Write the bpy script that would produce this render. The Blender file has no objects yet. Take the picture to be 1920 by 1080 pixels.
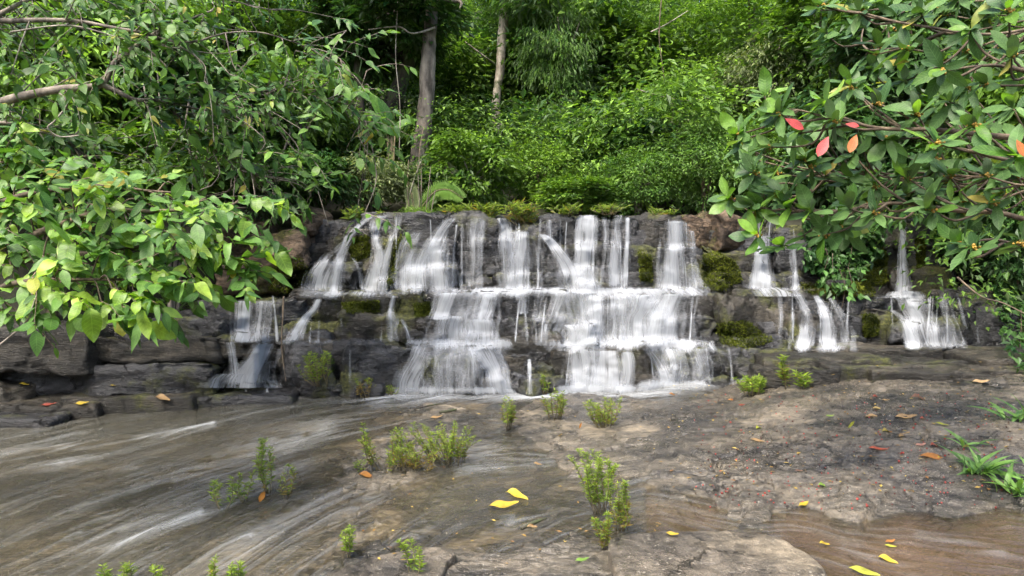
import bpy, math, random
import numpy as np
from mathutils import Vector, Matrix
from mathutils.bvhtree import BVHTree

scene = bpy.context.scene
COL = scene.collection
# ------------------------------------------------------------------ camera
F, CX, CY, ZC = 1280.0, 960.0, 490.0, 1.6      # focal length in photo pixels, centre column, horizon row, eye height
cam_d = bpy.data.cameras.new('camera')
cam = bpy.data.objects.new('camera', cam_d); COL.objects.link(cam)
cam.location = (0, 0, ZC); cam.rotation_euler = (math.radians(90), 0, 0)
cam_d.sensor_width = 36.0; cam_d.lens = 36.0 * F / 1920.0
cam_d.shift_y = -(540.0 - CY) / 1920.0
cam_d.clip_start = 0.05; cam_d.clip_end = 500.0
scene.camera = cam
# ------------------------------------------------------------------ light
SUN_EL, SUN_AZ = 58.0, 215.0                    # bright overcast: soft sun, high, from behind the viewer's left
world = bpy.data.worlds.new('World'); scene.world = world; world.use_nodes = True
wn = world.node_tree.nodes; wl = world.node_tree.links
sky = wn.new('ShaderNodeTexSky'); sky.sky_type = 'NISHITA'; sky.sun_disc = False
sky.sun_elevation = math.radians(SUN_EL); sky.sun_rotation = math.radians(SUN_AZ)
sky.air_density = 1.0; sky.dust_density = 4.0; sky.ozone_density = 0.6
bg = wn['Background']; bg.inputs['Strength'].default_value = 0.15
wl.new(sky.outputs[0], bg.inputs['Color'])
sun_d = bpy.data.lights.new('sun', 'SUN'); sun_d.energy = 2.2; sun_d.angle = math.radians(28)
sun_d.color = (1.0, 0.95, 0.86)
sun = bpy.data.objects.new('sun', sun_d); COL.objects.link(sun)
el, az = math.radians(SUN_EL), math.radians(SUN_AZ)
sdir = Vector((math.sin(az) * math.cos(el), math.cos(az) * math.cos(el), math.sin(el)))
sun.rotation_euler = sdir.to_track_quat('Z', 'Y').to_euler()
vs = scene.view_settings
vs.view_transform = 'Standard'; vs.look = 'None'; vs.gamma = 1.0; vs.use_curve_mapping = False
vs.exposure = 1.65
scene.cycles.use_denoising = True
scene.cycles.max_bounces = 4; scene.cycles.transparent_max_bounces = 48
scene.cycles.diffuse_bounces = 2; scene.cycles.glossy_bounces = 2; scene.cycles.transmission_bounces = 2
scene.cycles.use_adaptive_sampling = True; scene.cycles.adaptive_threshold = 0.04
scene.cycles.caustics_reflective = False; scene.cycles.caustics_refractive = False

# ------------------------------------------------------------------ helpers
RNG = np.random.default_rng(7)
random.seed(7)

def P(x, y, d):
    return np.array([(x - CX) / F * d, d, ZC + (CY - y) / F * d])

def ray(x, y):
    return Vector(((x - CX) / F, 1.0, (CY - y) / F)).normalized()

def _hash(ix, iy, iz, seed):
    h = (ix * 374761393 + iy * 668265263 + iz * 2147483647 + seed * 974711) & 0xffffffff
    h = ((h ^ (h >> 13)) * 1274126177) & 0xffffffff
    h = ((h ^ (h >> 16)) * 2246822519) & 0xffffffff
    return ((h ^ (h >> 15)) & 0xffffff) / float(0xffffff)

def vnoise(p, seed=0):
    p = np.asarray(p, float); i = np.floor(p).astype(np.int64); f = p - i
    f = f * f * f * (f * (f * 6 - 15) + 10)
    out = 0
    for dx in (0, 1):
        for dy in (0, 1):
            for dz in (0, 1):
                w = (f[:, 0] if dx else 1 - f[:, 0]) * (f[:, 1] if dy else 1 - f[:, 1]) * (f[:, 2] if dz else 1 - f[:, 2])
                out = out + w * _hash(i[:, 0] + dx, i[:, 1] + dy, i[:, 2] + dz, seed)
    return out * 2 - 1

def fbm(p, octaves=4, seed=0, gain=0.5):
    a, s, o = 1.0, 0.0, np.zeros(len(p)); p = np.asarray(p, float)
    for k in range(octaves):
        o += a * vnoise(p * 2 ** k + k * 17.3, seed + k); s += a; a *= gain
    return o / s * 1.6

def mesh(name, V, Fc, mat, uv=None, attrs=None, smooth=True):
    """Fc: int array (n,3) or (n,4), or a list of such arrays."""
    me = bpy.data.meshes.new(name)
    V = np.asarray(V, np.float32)
    Fs = Fc if isinstance(Fc, list) else [Fc]
    Fs = [np.asarray(f, np.int32) for f in Fs if len(f)]
    loops = np.concatenate([f.ravel() for f in Fs]); tot = np.concatenate([np.full(len(f), f.shape[1], np.int32) for f in Fs])
    me.vertices.add(len(V)); me.vertices.foreach_set('co', V.ravel())
    me.loops.add(len(loops)); me.loops.foreach_set('vertex_index', loops)
    me.polygons.add(len(tot)); st = np.concatenate([[0], np.cumsum(tot)[:-1]]).astype(np.int32)
    me.polygons.foreach_set('loop_start', st); me.polygons.foreach_set('loop_total', tot)
    me.polygons.foreach_set('use_smooth', np.full(len(tot), smooth))
    if uv is not None:
        l = me.uv_layers.new(name='UVMap'); l.data.foreach_set('uv', np.asarray(uv, np.float32)[loops].ravel())
    for k, a in (attrs or {}).items():
        t = me.attributes.new(k, 'FLOAT', 'POINT'); t.data.foreach_set('value', np.asarray(a, np.float32))
    me.update(calc_edges=True); me.validate()
    if mat: me.materials.append(mat)
    return me

def obj(name, me, parent=None, loc=None, label=None, cat=None, group=None, kind=None):
    o = bpy.data.objects.new(name, me); COL.objects.link(o)
    if loc is not None: o.location = loc
    if parent is not None:
        o.parent = parent
        if loc is None: o.matrix_parent_inverse = Matrix.Translation(-Vector(parent.location))
    for k, v in (('label', label), ('category', cat), ('group', group), ('kind', kind)):
        if v: o[k] = v
    return o

def empty(name, loc, **kw):
    o = obj(name, None, None, loc, **kw); o.empty_display_size = 0.05
    return o

def gridfaces(nu, nv):
    a = np.arange(nu * nv).reshape(nu, nv)
    return np.stack([a[:-1, :-1], a[1:, :-1], a[1:, 1:], a[:-1, 1:]], -1).reshape(-1, 4)

def spline(pts, n):
    pts = np.asarray(pts, float); m = len(pts)
    t = np.linspace(0, m - 1, n); i = np.clip(t.astype(int), 0, m - 2); f = (t - i)[:, None]
    g = lambda k: pts[np.clip(k, 0, m - 1)]
    p0, p1, p2, p3 = g(i - 1), g(i), g(i + 1), g(i + 2)
    return 0.5 * ((2 * p1) + (-p0 + p2) * f + (2 * p0 - 5 * p1 + 4 * p2 - p3) * f ** 2 + (-p0 + 3 * p1 - 3 * p2 + p3) * f ** 3)

def tube(pts, radii, sides=8, n=None, rough=0.0, seed=0):
    pts = np.asarray(pts, float); radii = np.asarray(radii, float)
    if n:
        radii = spline(radii[:, None], n)[:, 0]; pts = spline(pts, n)
    T = np.gradient(pts, axis=0); T /= np.linalg.norm(T, axis=1)[:, None] + 1e-9
    ref = np.array([0.3, 1.0, 0.13]) if abs(T[:, 1]).mean() < 0.8 else np.array([1.0, 0.2, 0.1])
    A = np.cross(T, ref); A /= np.linalg.norm(A, axis=1)[:, None] + 1e-9; B = np.cross(T, A)
    th = np.linspace(0, 2 * np.pi, sides, endpoint=False)
    V = pts[:, None] + radii[:, None, None] * (np.cos(th)[None, :, None] * A[:, None] + np.sin(th)[None, :, None] * B[:, None])
    V = V.reshape(-1, 3)
    if rough:
        c = np.repeat(pts, sides, 0); V = c + (V - c) * (1 + rough * fbm(V * 4, 3, seed))[:, None]
    m = len(pts); a = np.arange(m * sides).reshape(m, sides); b = np.roll(a, -1, 1)
    Fq = np.stack([a[:-1], b[:-1], b[1:], a[1:]], -1).reshape(-1, 4)
    V = np.vstack([V, pts[:1], pts[-1:]]); k = m * sides
    cap = np.vstack([np.stack([b[0], a[0], np.full(sides, k)], -1), np.stack([a[-1], b[-1], np.full(sides, k + 1)], -1)])
    return V, Fq, cap

class Acc:
    """collects pieces of one mesh"""
    def __init__(s): s.V = []; s.Q = []; s.T = []; s.n = 0; s.uv = []; s.tone = []
    def add(s, V, Q=None, T=None, uv=None, tone=None):
        V = np.asarray(V)
        if Q is not None and len(Q): s.Q.append(np.asarray(Q) + s.n)
        if T is not None and len(T): s.T.append(np.asarray(T) + s.n)
        s.V.append(V); s.n += len(V)
        s.uv.append(np.zeros((len(V), 2)) if uv is None else uv)
        s.tone.append(np.zeros(len(V)) if tone is None else tone)
    def tube(s, *a, **k):
        V, Q, T = tube(*a, **k); s.add(V, Q, T)
    def mesh(s, name, mat, smooth=True, off=None):
        V = np.vstack(s.V)
        if off is not None: V = V - np.asarray(off)
        Fs = ([np.vstack(s.Q)] if s.Q else []) + ([np.vstack(s.T)] if s.T else [])
        return mesh(name, V, Fs, mat, np.vstack(s.uv), {'tone': np.concatenate(s.tone)}, smooth)

# ------------------------------------------------------------------ materials
def newmat(name):
    m = bpy.data.materials.new(name); m.use_nodes = True
    nt = m.node_tree; nt.nodes.clear()
    out = nt.nodes.new('ShaderNodeOutputMaterial')
    def N(t, ins=None, **kw):
        n = nt.nodes.new('ShaderNode' + t)
        for k, v in kw.items(): setattr(n, k, v)
        for k, v in (ins or {}).items():
            s = n.inputs[k]
            if isinstance(v, bpy.types.NodeSocket): nt.links.new(v, s)
            elif isinstance(v, bpy.types.Node): nt.links.new(v.outputs[0], s)
            else: s.default_value = v
        return n
    def ramp(fac, stops, interp='LINEAR'):
        n = N('ValToRGB', {'Fac': fac}); r = n.color_ramp; r.interpolation = interp
        while len(r.elements) < len(stops): r.elements.new(0.5)
        for e, (p, c) in zip(r.elements, stops):
            e.position = p; e.color = (c if len(c) == 4 else (*c, 1)) if not isinstance(c, (int, float)) else (c, c, c, 1)
        return n
    def mix(fac, a, b, mode='MIX'):
        n = N('Mix', None, data_type='RGBA', blend_type=mode)
        for i, v in ((0, fac), (6, a), (7, b)):
            s = n.inputs[i]
            if isinstance(v, bpy.types.NodeSocket): nt.links.new(v, s)
            elif isinstance(v, bpy.types.Node): nt.links.new(v.outputs[0], s)
            else: s.default_value = v if i == 0 else (*v, 1)
        return n.outputs[2]
    def math_(op, a, b=0.0, c=0.0, clamp=False):
        n = N('Math', {0: a, 1: b, 2: c}, operation=op); n.use_clamp = clamp
        return n.outputs[0]
    return m, nt, out, N, ramp, mix, math_

def rockmat(name, dark, mid, light, moss=0.0, wet=0.5, scale=1.0, sand=0.0, bump=0.5, strata=1.0, lichen=0.0, flat=False):
    m, nt, out, N, ramp, mix, mt = newmat(name)
    geo = N('NewGeometry'); pos = geo.outputs['Position']
    stretch = N('Mapping', {'Vector': pos, 'Scale': (0.8, 2.0, 2.6) if flat else (1, 1, 2.6 * strata)})
    big = N('TexNoise', {'Vector': stretch, 'Scale': 1.3 * scale, 'Detail': 4.0, 'Roughness': 0.62})
    fine = N('TexNoise', {'Vector': stretch, 'Scale': 11.0 * scale, 'Detail': 5.0, 'Roughness': 0.7})
    grain = N('TexNoise', {'Vector': pos, 'Scale': 95.0, 'Detail': 1.0, 'Roughness': 0.6})
    c = ramp(big.outputs['Fac'], [(0.30, dark), (0.5, mid), (0.70, light)]).outputs[0]
    c2 = ramp(fine.outputs['Fac'], [(0.3, 0.28), (0.5, 0.9), (0.72, 1.7)]).outputs[0]
    c = mix(1.0, c, c2, 'MULTIPLY')
    c3 = ramp(grain.outputs['Fac'], [(0.3, 0.65), (0.6, 1.1), (0.75, 1.6)]).outputs[0]
    c = mix(0.55, c, mix(1.0, c, c3, 'MULTIPLY'))
    # cracks
    vor = N('TexVoronoi', {'Vector': N('Mapping', {'Vector': mixv(N, pos, fine), 'Scale': (1.0, 1.0, 2.2)}), 'Scale': 2.1 * scale}, feature='DISTANCE_TO_EDGE')
    crack = ramp(vor.outputs['Distance'], [(0.0, 0.0), (0.025, 1.0)]).outputs[0]
    cn = N('TexNoise', {'Vector': pos, 'Scale': 1.7, 'Detail': 3.0})
    crk = mt('MAXIMUM', crack, ramp(cn.outputs['Fac'], [(0.46, 0.0), (0.56, 1.0)]).outputs[0])
    c = mix(crk, mix(0.75, c, (0.012, 0.011, 0.009)), c)
    rough = ramp(N('TexNoise', {'Vector': pos, 'Scale': 2.3, 'Detail': 3.0, 'Roughness': 0.6}).outputs['Fac'],
                 [(0.35, max(0.12, 0.62 - 0.5 * wet)), (0.65, 0.85 - 0.4 * wet)]).outputs[0]
    if moss > 0:
        up = N('SeparateXYZ', {'Vector': geo.outputs['Normal']}).outputs['Z']
        mn = N('TexNoise', {'Vector': pos, 'Scale': 1.6, 'Detail': 5.0, 'Roughness': 0.68})
        fac = mt('ADD', mn.outputs['Fac'], mt('MULTIPLY', up, 0.05))
        fac = ramp(fac, [(0.62 - 0.16 * moss, 0.0), (0.72 - 0.16 * moss, 0.9)]).outputs[0]
        mg = N('TexNoise', {'Vector': pos, 'Scale': 28.0, 'Detail': 3.0, 'Roughness': 0.7})
        mc = ramp(mg.outputs['Fac'], [(0.3, (0.010, 0.012, 0.004)), (0.5, (0.042, 0.047, 0.010)), (0.7, (0.12, 0.115, 0.022))]).outputs[0]
        c = mix(fac, c, mc)
        rough = mix(fac, rough, (0.95, 0.95, 0.95))
    if sand > 0:
        sn = N('TexNoise', {'Vector': pos, 'Scale': 0.9, 'Detail': 5.0, 'Roughness': 0.65})
        f = ramp(sn.outputs['Fac'], [(0.62 - 0.2 * sand, 0.0), (0.76 - 0.2 * sand, 1.0)]).outputs[0]
        c = mix(f, c, mix(1.0, (0.21, 0.172, 0.118), c2, 'MULTIPLY'))
        rough = mix(f, rough, (0.75, 0.75, 0.75))
    if lichen > 0:
        ln = N('TexNoise', {'Vector': pos, 'Scale': 38.0, 'Detail': 3.0, 'Roughness': 0.75})
        f = ramp(ln.outputs['Fac'], [(0.60, 0.0), (0.68, lichen)]).outputs[0]
        c = mix(f, c, (0.42, 0.38, 0.30))
    h = mt('ADD', mt('MULTIPLY', fine.outputs['Fac'], 0.7), mt('ADD', mt('MULTIPLY', grain.outputs['Fac'], 0.12), mt('MULTIPLY', crk, 0.35)))
    bmp = N('Bump', {'Height': h, 'Strength': bump, 'Distance': 0.05})
    b = N('BsdfPrincipled', {'Base Color': c, 'Roughness': rough, 'Normal': bmp, 'Specular IOR Level': 0.25 + 0.25 * wet})
    nt.links.new(b.outputs[0], out.inputs[0])
    return m

def mixv(N, pos, noise):
    return N('VectorMath', {0: pos, 1: N('VectorMath', {0: noise.outputs['Color'], 1: (0.22, 0.22, 0.22)}, operation='MULTIPLY').outputs[0]}, operation='ADD').outputs[0]

def leafmat(name, dark, light, trans=0.35, rough=0.42, spec=0.5, use='tone', vein=False, patch=None):
    m, nt, out, N, ramp, mix, mt = newmat(name)
    if use == 'tone':
        fac = N('Attribute', attribute_name='tone').outputs['Fac']
    else:
        fac = N('ObjectInfo').outputs['Random']
    midc = tuple(0.5 * (a + b) * 0.95 for a, b in zip(dark, light))
    c = ramp(fac, [(0.0, dark), (0.5, midc), (0.93, light), (0.965, tuple(min(1, v * 1.3) for v in light)), (1.0, (0.30, 0.24, 0.035) if vein else tuple(min(1, v * 1.35) for v in light))]).outputs[0]
    geo = N('NewGeometry')
    if vein:
        ns = N('TexNoise', {'Vector': geo.outputs['Position'], 'Scale': 22.0, 'Detail': 2.0})
        c = mix(1.0, c, ramp(ns.outputs['Fac'], [(0.3, 0.72), (0.7, 1.25)]).outputs[0], 'MULTIPLY')
    nrm = None
    if patch:
        pn = N('TexNoise', {'Vector': geo.outputs['Position'], 'Scale': 9.0, 'Detail': 5.0})
        c = mix(ramp(pn.outputs['Fac'], [(0.52, 0.0), (0.6, 0.85)]).outputs[0], c, patch)
    if vein:
        uv = N('SeparateXYZ', {'Vector': N('UVMap').outputs[0]})
        ax = mt('ABSOLUTE', uv.outputs['X'])
        mid = ramp(ax, [(0.0, 1.0), (0.045, 0.0)]).outputs[0]
        w = mt('SINE', mt('MULTIPLY', mt('SUBTRACT', uv.outputs['Y'], mt('MULTIPLY', ax, 0.16)), 62.0))
        lat = ramp(w, [(0.82, 0.0), (1.0, 0.5)]).outputs[0]
        v = mt('MAXIMUM', mid, lat)
        c = mix(mt('MULTIPLY', v, 0.45), c, tuple(min(1, a * 1.5 + 0.06) for a in light))
        nrm = N('Bump', {'Height': mt('MULTIPLY', v, -1.0), 'Strength': 0.35, 'Distance': 0.004})
    under = mix(geo.outputs['Backfacing'], c, mix(0.5, c, (0.16, 0.19, 0.12)))
    if not vein:
        df = N('BsdfDiffuse', {'Color': under}); t = N('BsdfTranslucent', {'Color': mix(1.0, c, (1.45, 1.6, 0.5), 'MULTIPLY')})
        x = N('MixShader', {0: trans, 1: df.outputs[0], 2: t.outputs[0]})
        g = N('BsdfGlossy', {'Color': (0.8, 0.85, 0.8, 1), 'Roughness': rough})
        x = N('MixShader', {0: 0.035 * spec, 1: x.outputs[0], 2: g.outputs[0]})
        nt.links.new(x.outputs[0], out.inputs[0])
        return m
    ins = {'Base Color': under, 'Roughness': rough, 'Specular IOR Level': spec}
    if nrm: ins['Normal'] = nrm
    b = N('BsdfPrincipled', ins)
    tc = mix(1.0, c, (1.45, 1.6, 0.5), 'MULTIPLY')
    t = N('BsdfTranslucent', {'Color': tc})
    x = N('MixShader', {0: trans, 1: b.outputs[0], 2: t.outputs[0]})
    nt.links.new(x.outputs[0], out.inputs[0])
    return m

def barkmat(name, dark, light, scale=1.0, moss=0.0):
    m, nt, out, N, ramp, mix, mt = newmat(name)
    pos = N('NewGeometry').outputs['Position']
    n1 = N('TexNoise', {'Vector': N('Mapping', {'Vector': pos, 'Scale': (9 * scale, 9 * scale, 2.5 * scale)}), 'Scale': 1.0, 'Detail': 7.0, 'Roughness': 0.65})
    c = ramp(n1.outputs['Fac'], [(0.36, dark), (0.62, light)]).outputs[0]
    n2 = N('TexNoise', {'Vector': pos, 'Scale': 3.0, 'Detail': 5.0})
    c = mix(1.0, c, ramp(n2.outputs['Fac'], [(0.35, 0.5), (0.65, 1.3)]).outputs[0], 'MULTIPLY')
    if moss: c = mix(ramp(n2.outputs['Fac'], [(0.62 - 0.15 * moss, 0.0), (0.7 - 0.15 * moss, 0.8)]).outputs[0], c, (0.05, 0.065, 0.02))
    b = N('BsdfPrincipled', {'Base Color': c, 'Roughness': 0.85, 'Normal': N('Bump', {'Height': n1.outputs['Fac'], 'Strength': 0.6, 'Distance': 0.03})})
    nt.links.new(b.outputs[0], out.inputs[0])
    return m

def plain(name, col, rough=0.6, var=0.3):
    m, nt, out, N, ramp, mix, mt = newmat(name)
    n = N('TexNoise', {'Vector': N('NewGeometry').outputs['Position'], 'Scale': 30.0, 'Detail': 5.0})
    c = mix(1.0, col, ramp(n.outputs['Fac'], [(0.3, 1 - var), (0.7, 1 + var)]).outputs[0], 'MULTIPLY')
    nt.links.new(N('BsdfPrincipled', {'Base Color': c, 'Roughness': rough}).outputs[0], out.inputs[0])
    return m

def fallmat():
    """falling white water: fine threads of foam with clear gaps; 'dens' is how much water falls there"""
    m, nt, out, N, ramp, mix, mt = newmat('white_water')
    uv = N('UVMap').outputs[0]
    dens = N('Attribute', attribute_name='dens').outputs['Fac']
    warp = N('TexNoise', {'Vector': N('Mapping', {'Vector': uv, 'Scale': (4.0, 1.6, 1.0)}), 'Scale': 1.0, 'Detail': 2.0})
    uvw = N('VectorMath', {0: uv, 1: N('VectorMath', {0: warp.outputs['Color'], 1: (0.09, 0.0, 0.0)}, operation='MULTIPLY').outputs[0]}, operation='ADD').outputs[0]
    s1 = N('TexNoise', {'Vector': N('Mapping', {'Vector': uvw, 'Scale': (16.0, 0.8, 1.0)}), 'Scale': 1.0, 'Detail': 4.0, 'Roughness': 0.62})
    s2 = N('TexNoise', {'Vector': N('Mapping', {'Vector': uvw, 'Scale': (60.0, 1.4, 1.0)}), 'Scale': 1.0, 'Detail': 3.0, 'Roughness': 0.6})
    s = mt('ADD', mt('MULTIPLY', s1.outputs['Fac'], 0.58), mt('MULTIPLY', s2.outputs['Fac'], 0.42))
    a = mt('ADD', s, mt('SUBTRACT', mt('MULTIPLY', dens, 0.78), 0.78))
    a = ramp(a, [(0.04, 0.0), (0.20, 0.25), (0.38, 0.66), (0.60, 0.95)], 'EASE').outputs[0]
    a = mt('MULTIPLY', a, ramp(dens, [(0.02, 0.0), (0.25, 1.0)]).outputs[0])
    d = N('BsdfDiffuse', {'Color': (0.50, 0.52, 0.545, 1), 'Roughness': 0.5})
    t = N('BsdfTranslucent', {'Color': (0.52, 0.545, 0.57, 1)})
    w = N('MixShader', {0: 0.35, 1: d.outputs[0], 2: t.outputs[0]})
    x = N('MixShader', {0: a, 1: N('BsdfTransparent').outputs[0], 2: w.outputs[0]})
    nt.links.new(x.outputs[0], out.inputs[0])
    return m

def rivermat(name, murk=(0.105, 0.098, 0.074), clear=3.0, streak=1.0, across=26.0, along=0.9):
    """running water: clear where shallow, cloudy with silt where deep, threads of froth and painted grey sheen along the current"""
    m, nt, out, N, ramp, mix, mt = newmat(name)
    uv = N('UVMap').outputs[0]
    depth = N('Attribute', attribute_name='depth').outputs['Fac']
    foam = N('Attribute', attribute_name='foam').outputs['Fac']
    warp = N('TexNoise', {'Vector': N('Mapping', {'Vector': uv, 'Scale': (1.1, 0.7, 1.0)}), 'Scale': 1.0, 'Detail': 3.0})
    uvw = N('VectorMath', {0: uv, 1: N('VectorMath', {0: warp.outputs['Color'], 1: (0.7, 0.3, 0.0)}, operation='MULTIPLY').outputs[0]}, operation='ADD').outputs[0]
    s1 = N('TexNoise', {'Vector': N('Mapping', {'Vector': uvw, 'Scale': (across, along, 1.0)}), 'Scale': 1.0, 'Detail': 3.0, 'Roughness': 0.55})
    s0 = N('TexNoise', {'Vector': N('Mapping', {'Vector': uvw, 'Scale': (across * 0.16, along * 0.45, 1.0)}), 'Scale': 1.0, 'Detail': 4.0, 'Roughness': 0.6})
    st = mt('ADD', mt('MULTIPLY', s1.outputs['Fac'], 0.55), mt('MULTIPLY', s0.outputs['Fac'], 0.45))
    silt = mix(s0.outputs['Fac'], tuple(v * 0.55 for v in murk), tuple(v * 1.5 for v in murk))
    k = mt('SUBTRACT', 1.0, mt('POWER', 2.718, mt('MULTIPLY', depth, -clear)), clamp=True)
    body = N('MixShader', {0: mt('MULTIPLY', k, 0.92), 1: N('BsdfTransparent', {'Color': (0.93, 0.90, 0.82, 1)}).outputs[0], 2: N('BsdfDiffuse', {'Color': silt}).outputs[0]})
    bmp = N('Bump', {'Height': st, 'Strength': 0.55, 'Distance': 0.09})
    gl = N('BsdfGlossy', {'Color': (0.9, 0.93, 0.95, 1), 'Roughness': 0.16, 'Normal': bmp})
    fr = N('Fresnel', {'IOR': 1.45, 'Normal': bmp})
    sh = N('MixShader', {0: mt('MULTIPLY', fr.outputs[0], 0.9, clamp=True), 1: body.outputs[0], 2: gl.outputs[0]})
    fa = ramp(mt('ADD', mt('MULTIPLY', st, streak), mt('MULTIPLY', foam, 0.26)), [(0.52, 0.0), (0.68, 0.15), (0.82, 0.5), (0.96, 0.9)]).outputs[0]  # faint streaks are a sheen painted in grey, the stronger ones froth
    wd = N('BsdfDiffuse', {'Color': (0.50, 0.52, 0.53, 1)})
    x = N('MixShader', {0: fa, 1: sh.outputs[0], 2: wd.outputs[0]})
    nt.links.new(x.outputs[0], out.inputs[0])
    return m

M = {}
M['bed'] = rockmat('wet_bedrock', (0.020, 0.019, 0.017), (0.074, 0.064, 0.049), (0.165, 0.138, 0.10), wet=1.25, sand=0.42, lichen=0.5, bump=0.75, flat=True)
M['dark'] = rockmat('black_wet_rock', (0.008, 0.008, 0.008), (0.027, 0.027, 0.028), (0.075, 0.074, 0.074), moss=0.42, wet=0.95, bump=1.0)
M['mossy'] = rockmat('mossy_rock', (0.008, 0.0075, 0.006), (0.026, 0.023, 0.018), (0.07, 0.06, 0.044), moss=0.7, wet=0.7, bump=1.0)
M['brown'] = rockmat('brown_rock', (0.022, 0.015, 0.010), (0.075, 0.05, 0.030), (0.21, 0.15, 0.10), moss=0.5, wet=0.3, bump=1.0)
M['ledge'] = rockmat('grey_ledge_rock', (0.008, 0.0075, 0.006), (0.027, 0.024, 0.018), (0.085, 0.072, 0.052), moss=0.25, wet=0.7, strata=2.0, bump=1.0, lichen=0.2)
M['slab'] = rockmat('tan_slab_rock', (0.036, 0.032, 0.027), (0.095, 0.080, 0.061), (0.17, 0.142, 0.105), wet=0.9, sand=0.5, lichen=0.5, bump=0.9, strata=.4)
M['soil'] = plain('forest_soil', (0.022, 0.022, 0.011), .95, .5)  # colour kept dark so the gaps between crowns read as shade
M['fall'] = fallmat()
M['river'] = rivermat('river_water')
M['channel'] = rivermat('side_channel_water', murk=(0.13, 0.085, 0.052), clear=6.0, streak=1.0, across=11.0, along=1.2)

# ================================================================== GROUND
def tps(pts, vals):
    p = np.asarray(pts, float) / 500.0; v = np.asarray(vals, float); n = len(p)
    def phi(a, b):
        r2 = ((a[:, None] - b[None]) ** 2).sum(-1); return 0.5 * r2 * np.log(r2 + 1e-9)
    A = np.zeros((n + 3, n + 3)); A[:n, :n] = phi(p, p) + 1e-3 * np.eye(n)
    A[:n, n] = 1; A[:n, n + 1:] = p; A[n:, :n] = A[:n, n:].T
    w = np.linalg.solve(A, np.concatenate([v, np.zeros(3)]))
    def f(q):
        q = np.asarray(q, float) / 500.0; out = np.empty(len(q))
        for i in range(0, len(q), 20000):
            c = q[i:i + 20000]; out[i:i + 20000] = phi(c, p) @ w[:n] + w[n] + c @ w[n + 1:]
        return out
    return f

def par(px, py, h):                      # photo pixel of a point at height h -> pixel of the spot below it on z = 0
    return (px, CY + (py - CY) * ZC / (ZC - h))

BED = [(750, 745, -.06), (880, 742, -.03), (1000, 742, 0.0), (1200, 742, .05), (1350, 735, .10), (1450, 715, .26), (1600, 680, .38), (1800, 675, .40), (1920, 700, .42), (2150, 760, .5),
       (1900, 800, .36), (1700, 800, .31), (1500, 800, .24), (1300, 800, .14), (1150, 800, .06), (1000, 800, .02), (850, 800, .01), (740, 800, -.03), (650, 780, -.12), (400, 780, -.32), (100, 790, -.38), (-300, 800, -.4),
       (2150, 900, .3), (1920, 890, .16), (1700, 890, .12), (1500, 890, .10), (1300, 870, .08), (1600, 845, .2), (1400, 845, .15), (1800, 845, .24), (1190, 870, .05), (1080, 870, .01), (1000, 880, -.06), (900, 890, -.09), (800, 880, -.03), (700, 880, -.05), (600, 900, -.13), (400, 900, -.22), (100, 900, -.33), (-300, 900, -.35),
       (1280, 940, .0), (1400, 942, .03), (1600, 946, .035), (1800, 945, .035), (1930, 950, .03), (1880, 1000, -.08), (1700, 990, -.075), (1500, 978, -.07), (1320, 975, -.07), (1190, 960, -.05), (1000, 960, -.07), (800, 960, -.13), (500, 1000, -.2), (100, 1000, -.33), (-300, 1000, -.35),
       (1180, 1030, -.01), (1300, 1040, -.02), (1480, 1060, -.03), (1020, 1060, .0), (850, 1060, .00), (760, 1070, -.04), (1620, 1050, -.11), (1900, 1070, -.14), (1740, 1040, -.12), (600, 1075, -.17), (200, 1075, -.36),
       (1300, 1200, .05), (900, 1200, .0), (500, 1200, -.2), (0, 1200, -.4), (1800, 1200, -.12), (2300, 1100, .1), (960, 1400, 0), (0, 1400, -.3), (1900, 1400, -.1)]
WAT = [(-300, 755, -.16), (0, 757, -.13), (300, 757, -.09), (700, 750, -.02), (900, 744, .02), (1050, 742, .03), (1200, 742, .055), (1330, 738, .085), (900, 800, .005), (1050, 800, -.02), (650, 800, -.05), (300, 800, -.14), (100, 900, -.2), (500, 880, -.1), (760, 860, -.045), (860, 850, -.01), (960, 860, .0),
       (800, 910, -.03), (950, 900, -.02), (1100, 900, -.012), (1000, 980, -.02), (800, 990, -.05), (600, 1000, -.13), (300, 1000, -.19), (0, 1000, -.25), (500, 1070, -.17), (100, 1075, -.26), (760, 1060, -.1), (900, 1075, -.06), (1100, 1075, -.05),
       (1400, 800, -.1), (1700, 800, -.1), (1400, 880, -.1), (1700, 900, -.1), (1250, 975, .008), (1500, 980, .01), (1700, 995, .005), (1900, 1000, -.005), (1700, 1070, -.05), (1600, 1060, -.04), (1900, 1075, -.07), (1350, 1060, -.03),
       (1200, 1300, -.1), (400, 1300, -.22), (-300, 1200, -.28), (2200, 1050, -.1), (1700, 1300, -.13)]
fb = tps([par(*c) for c in BED], [c[2] for c in BED]); fw = tps([par(*c) for c in WAT], [c[2] for c in WAT])

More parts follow.
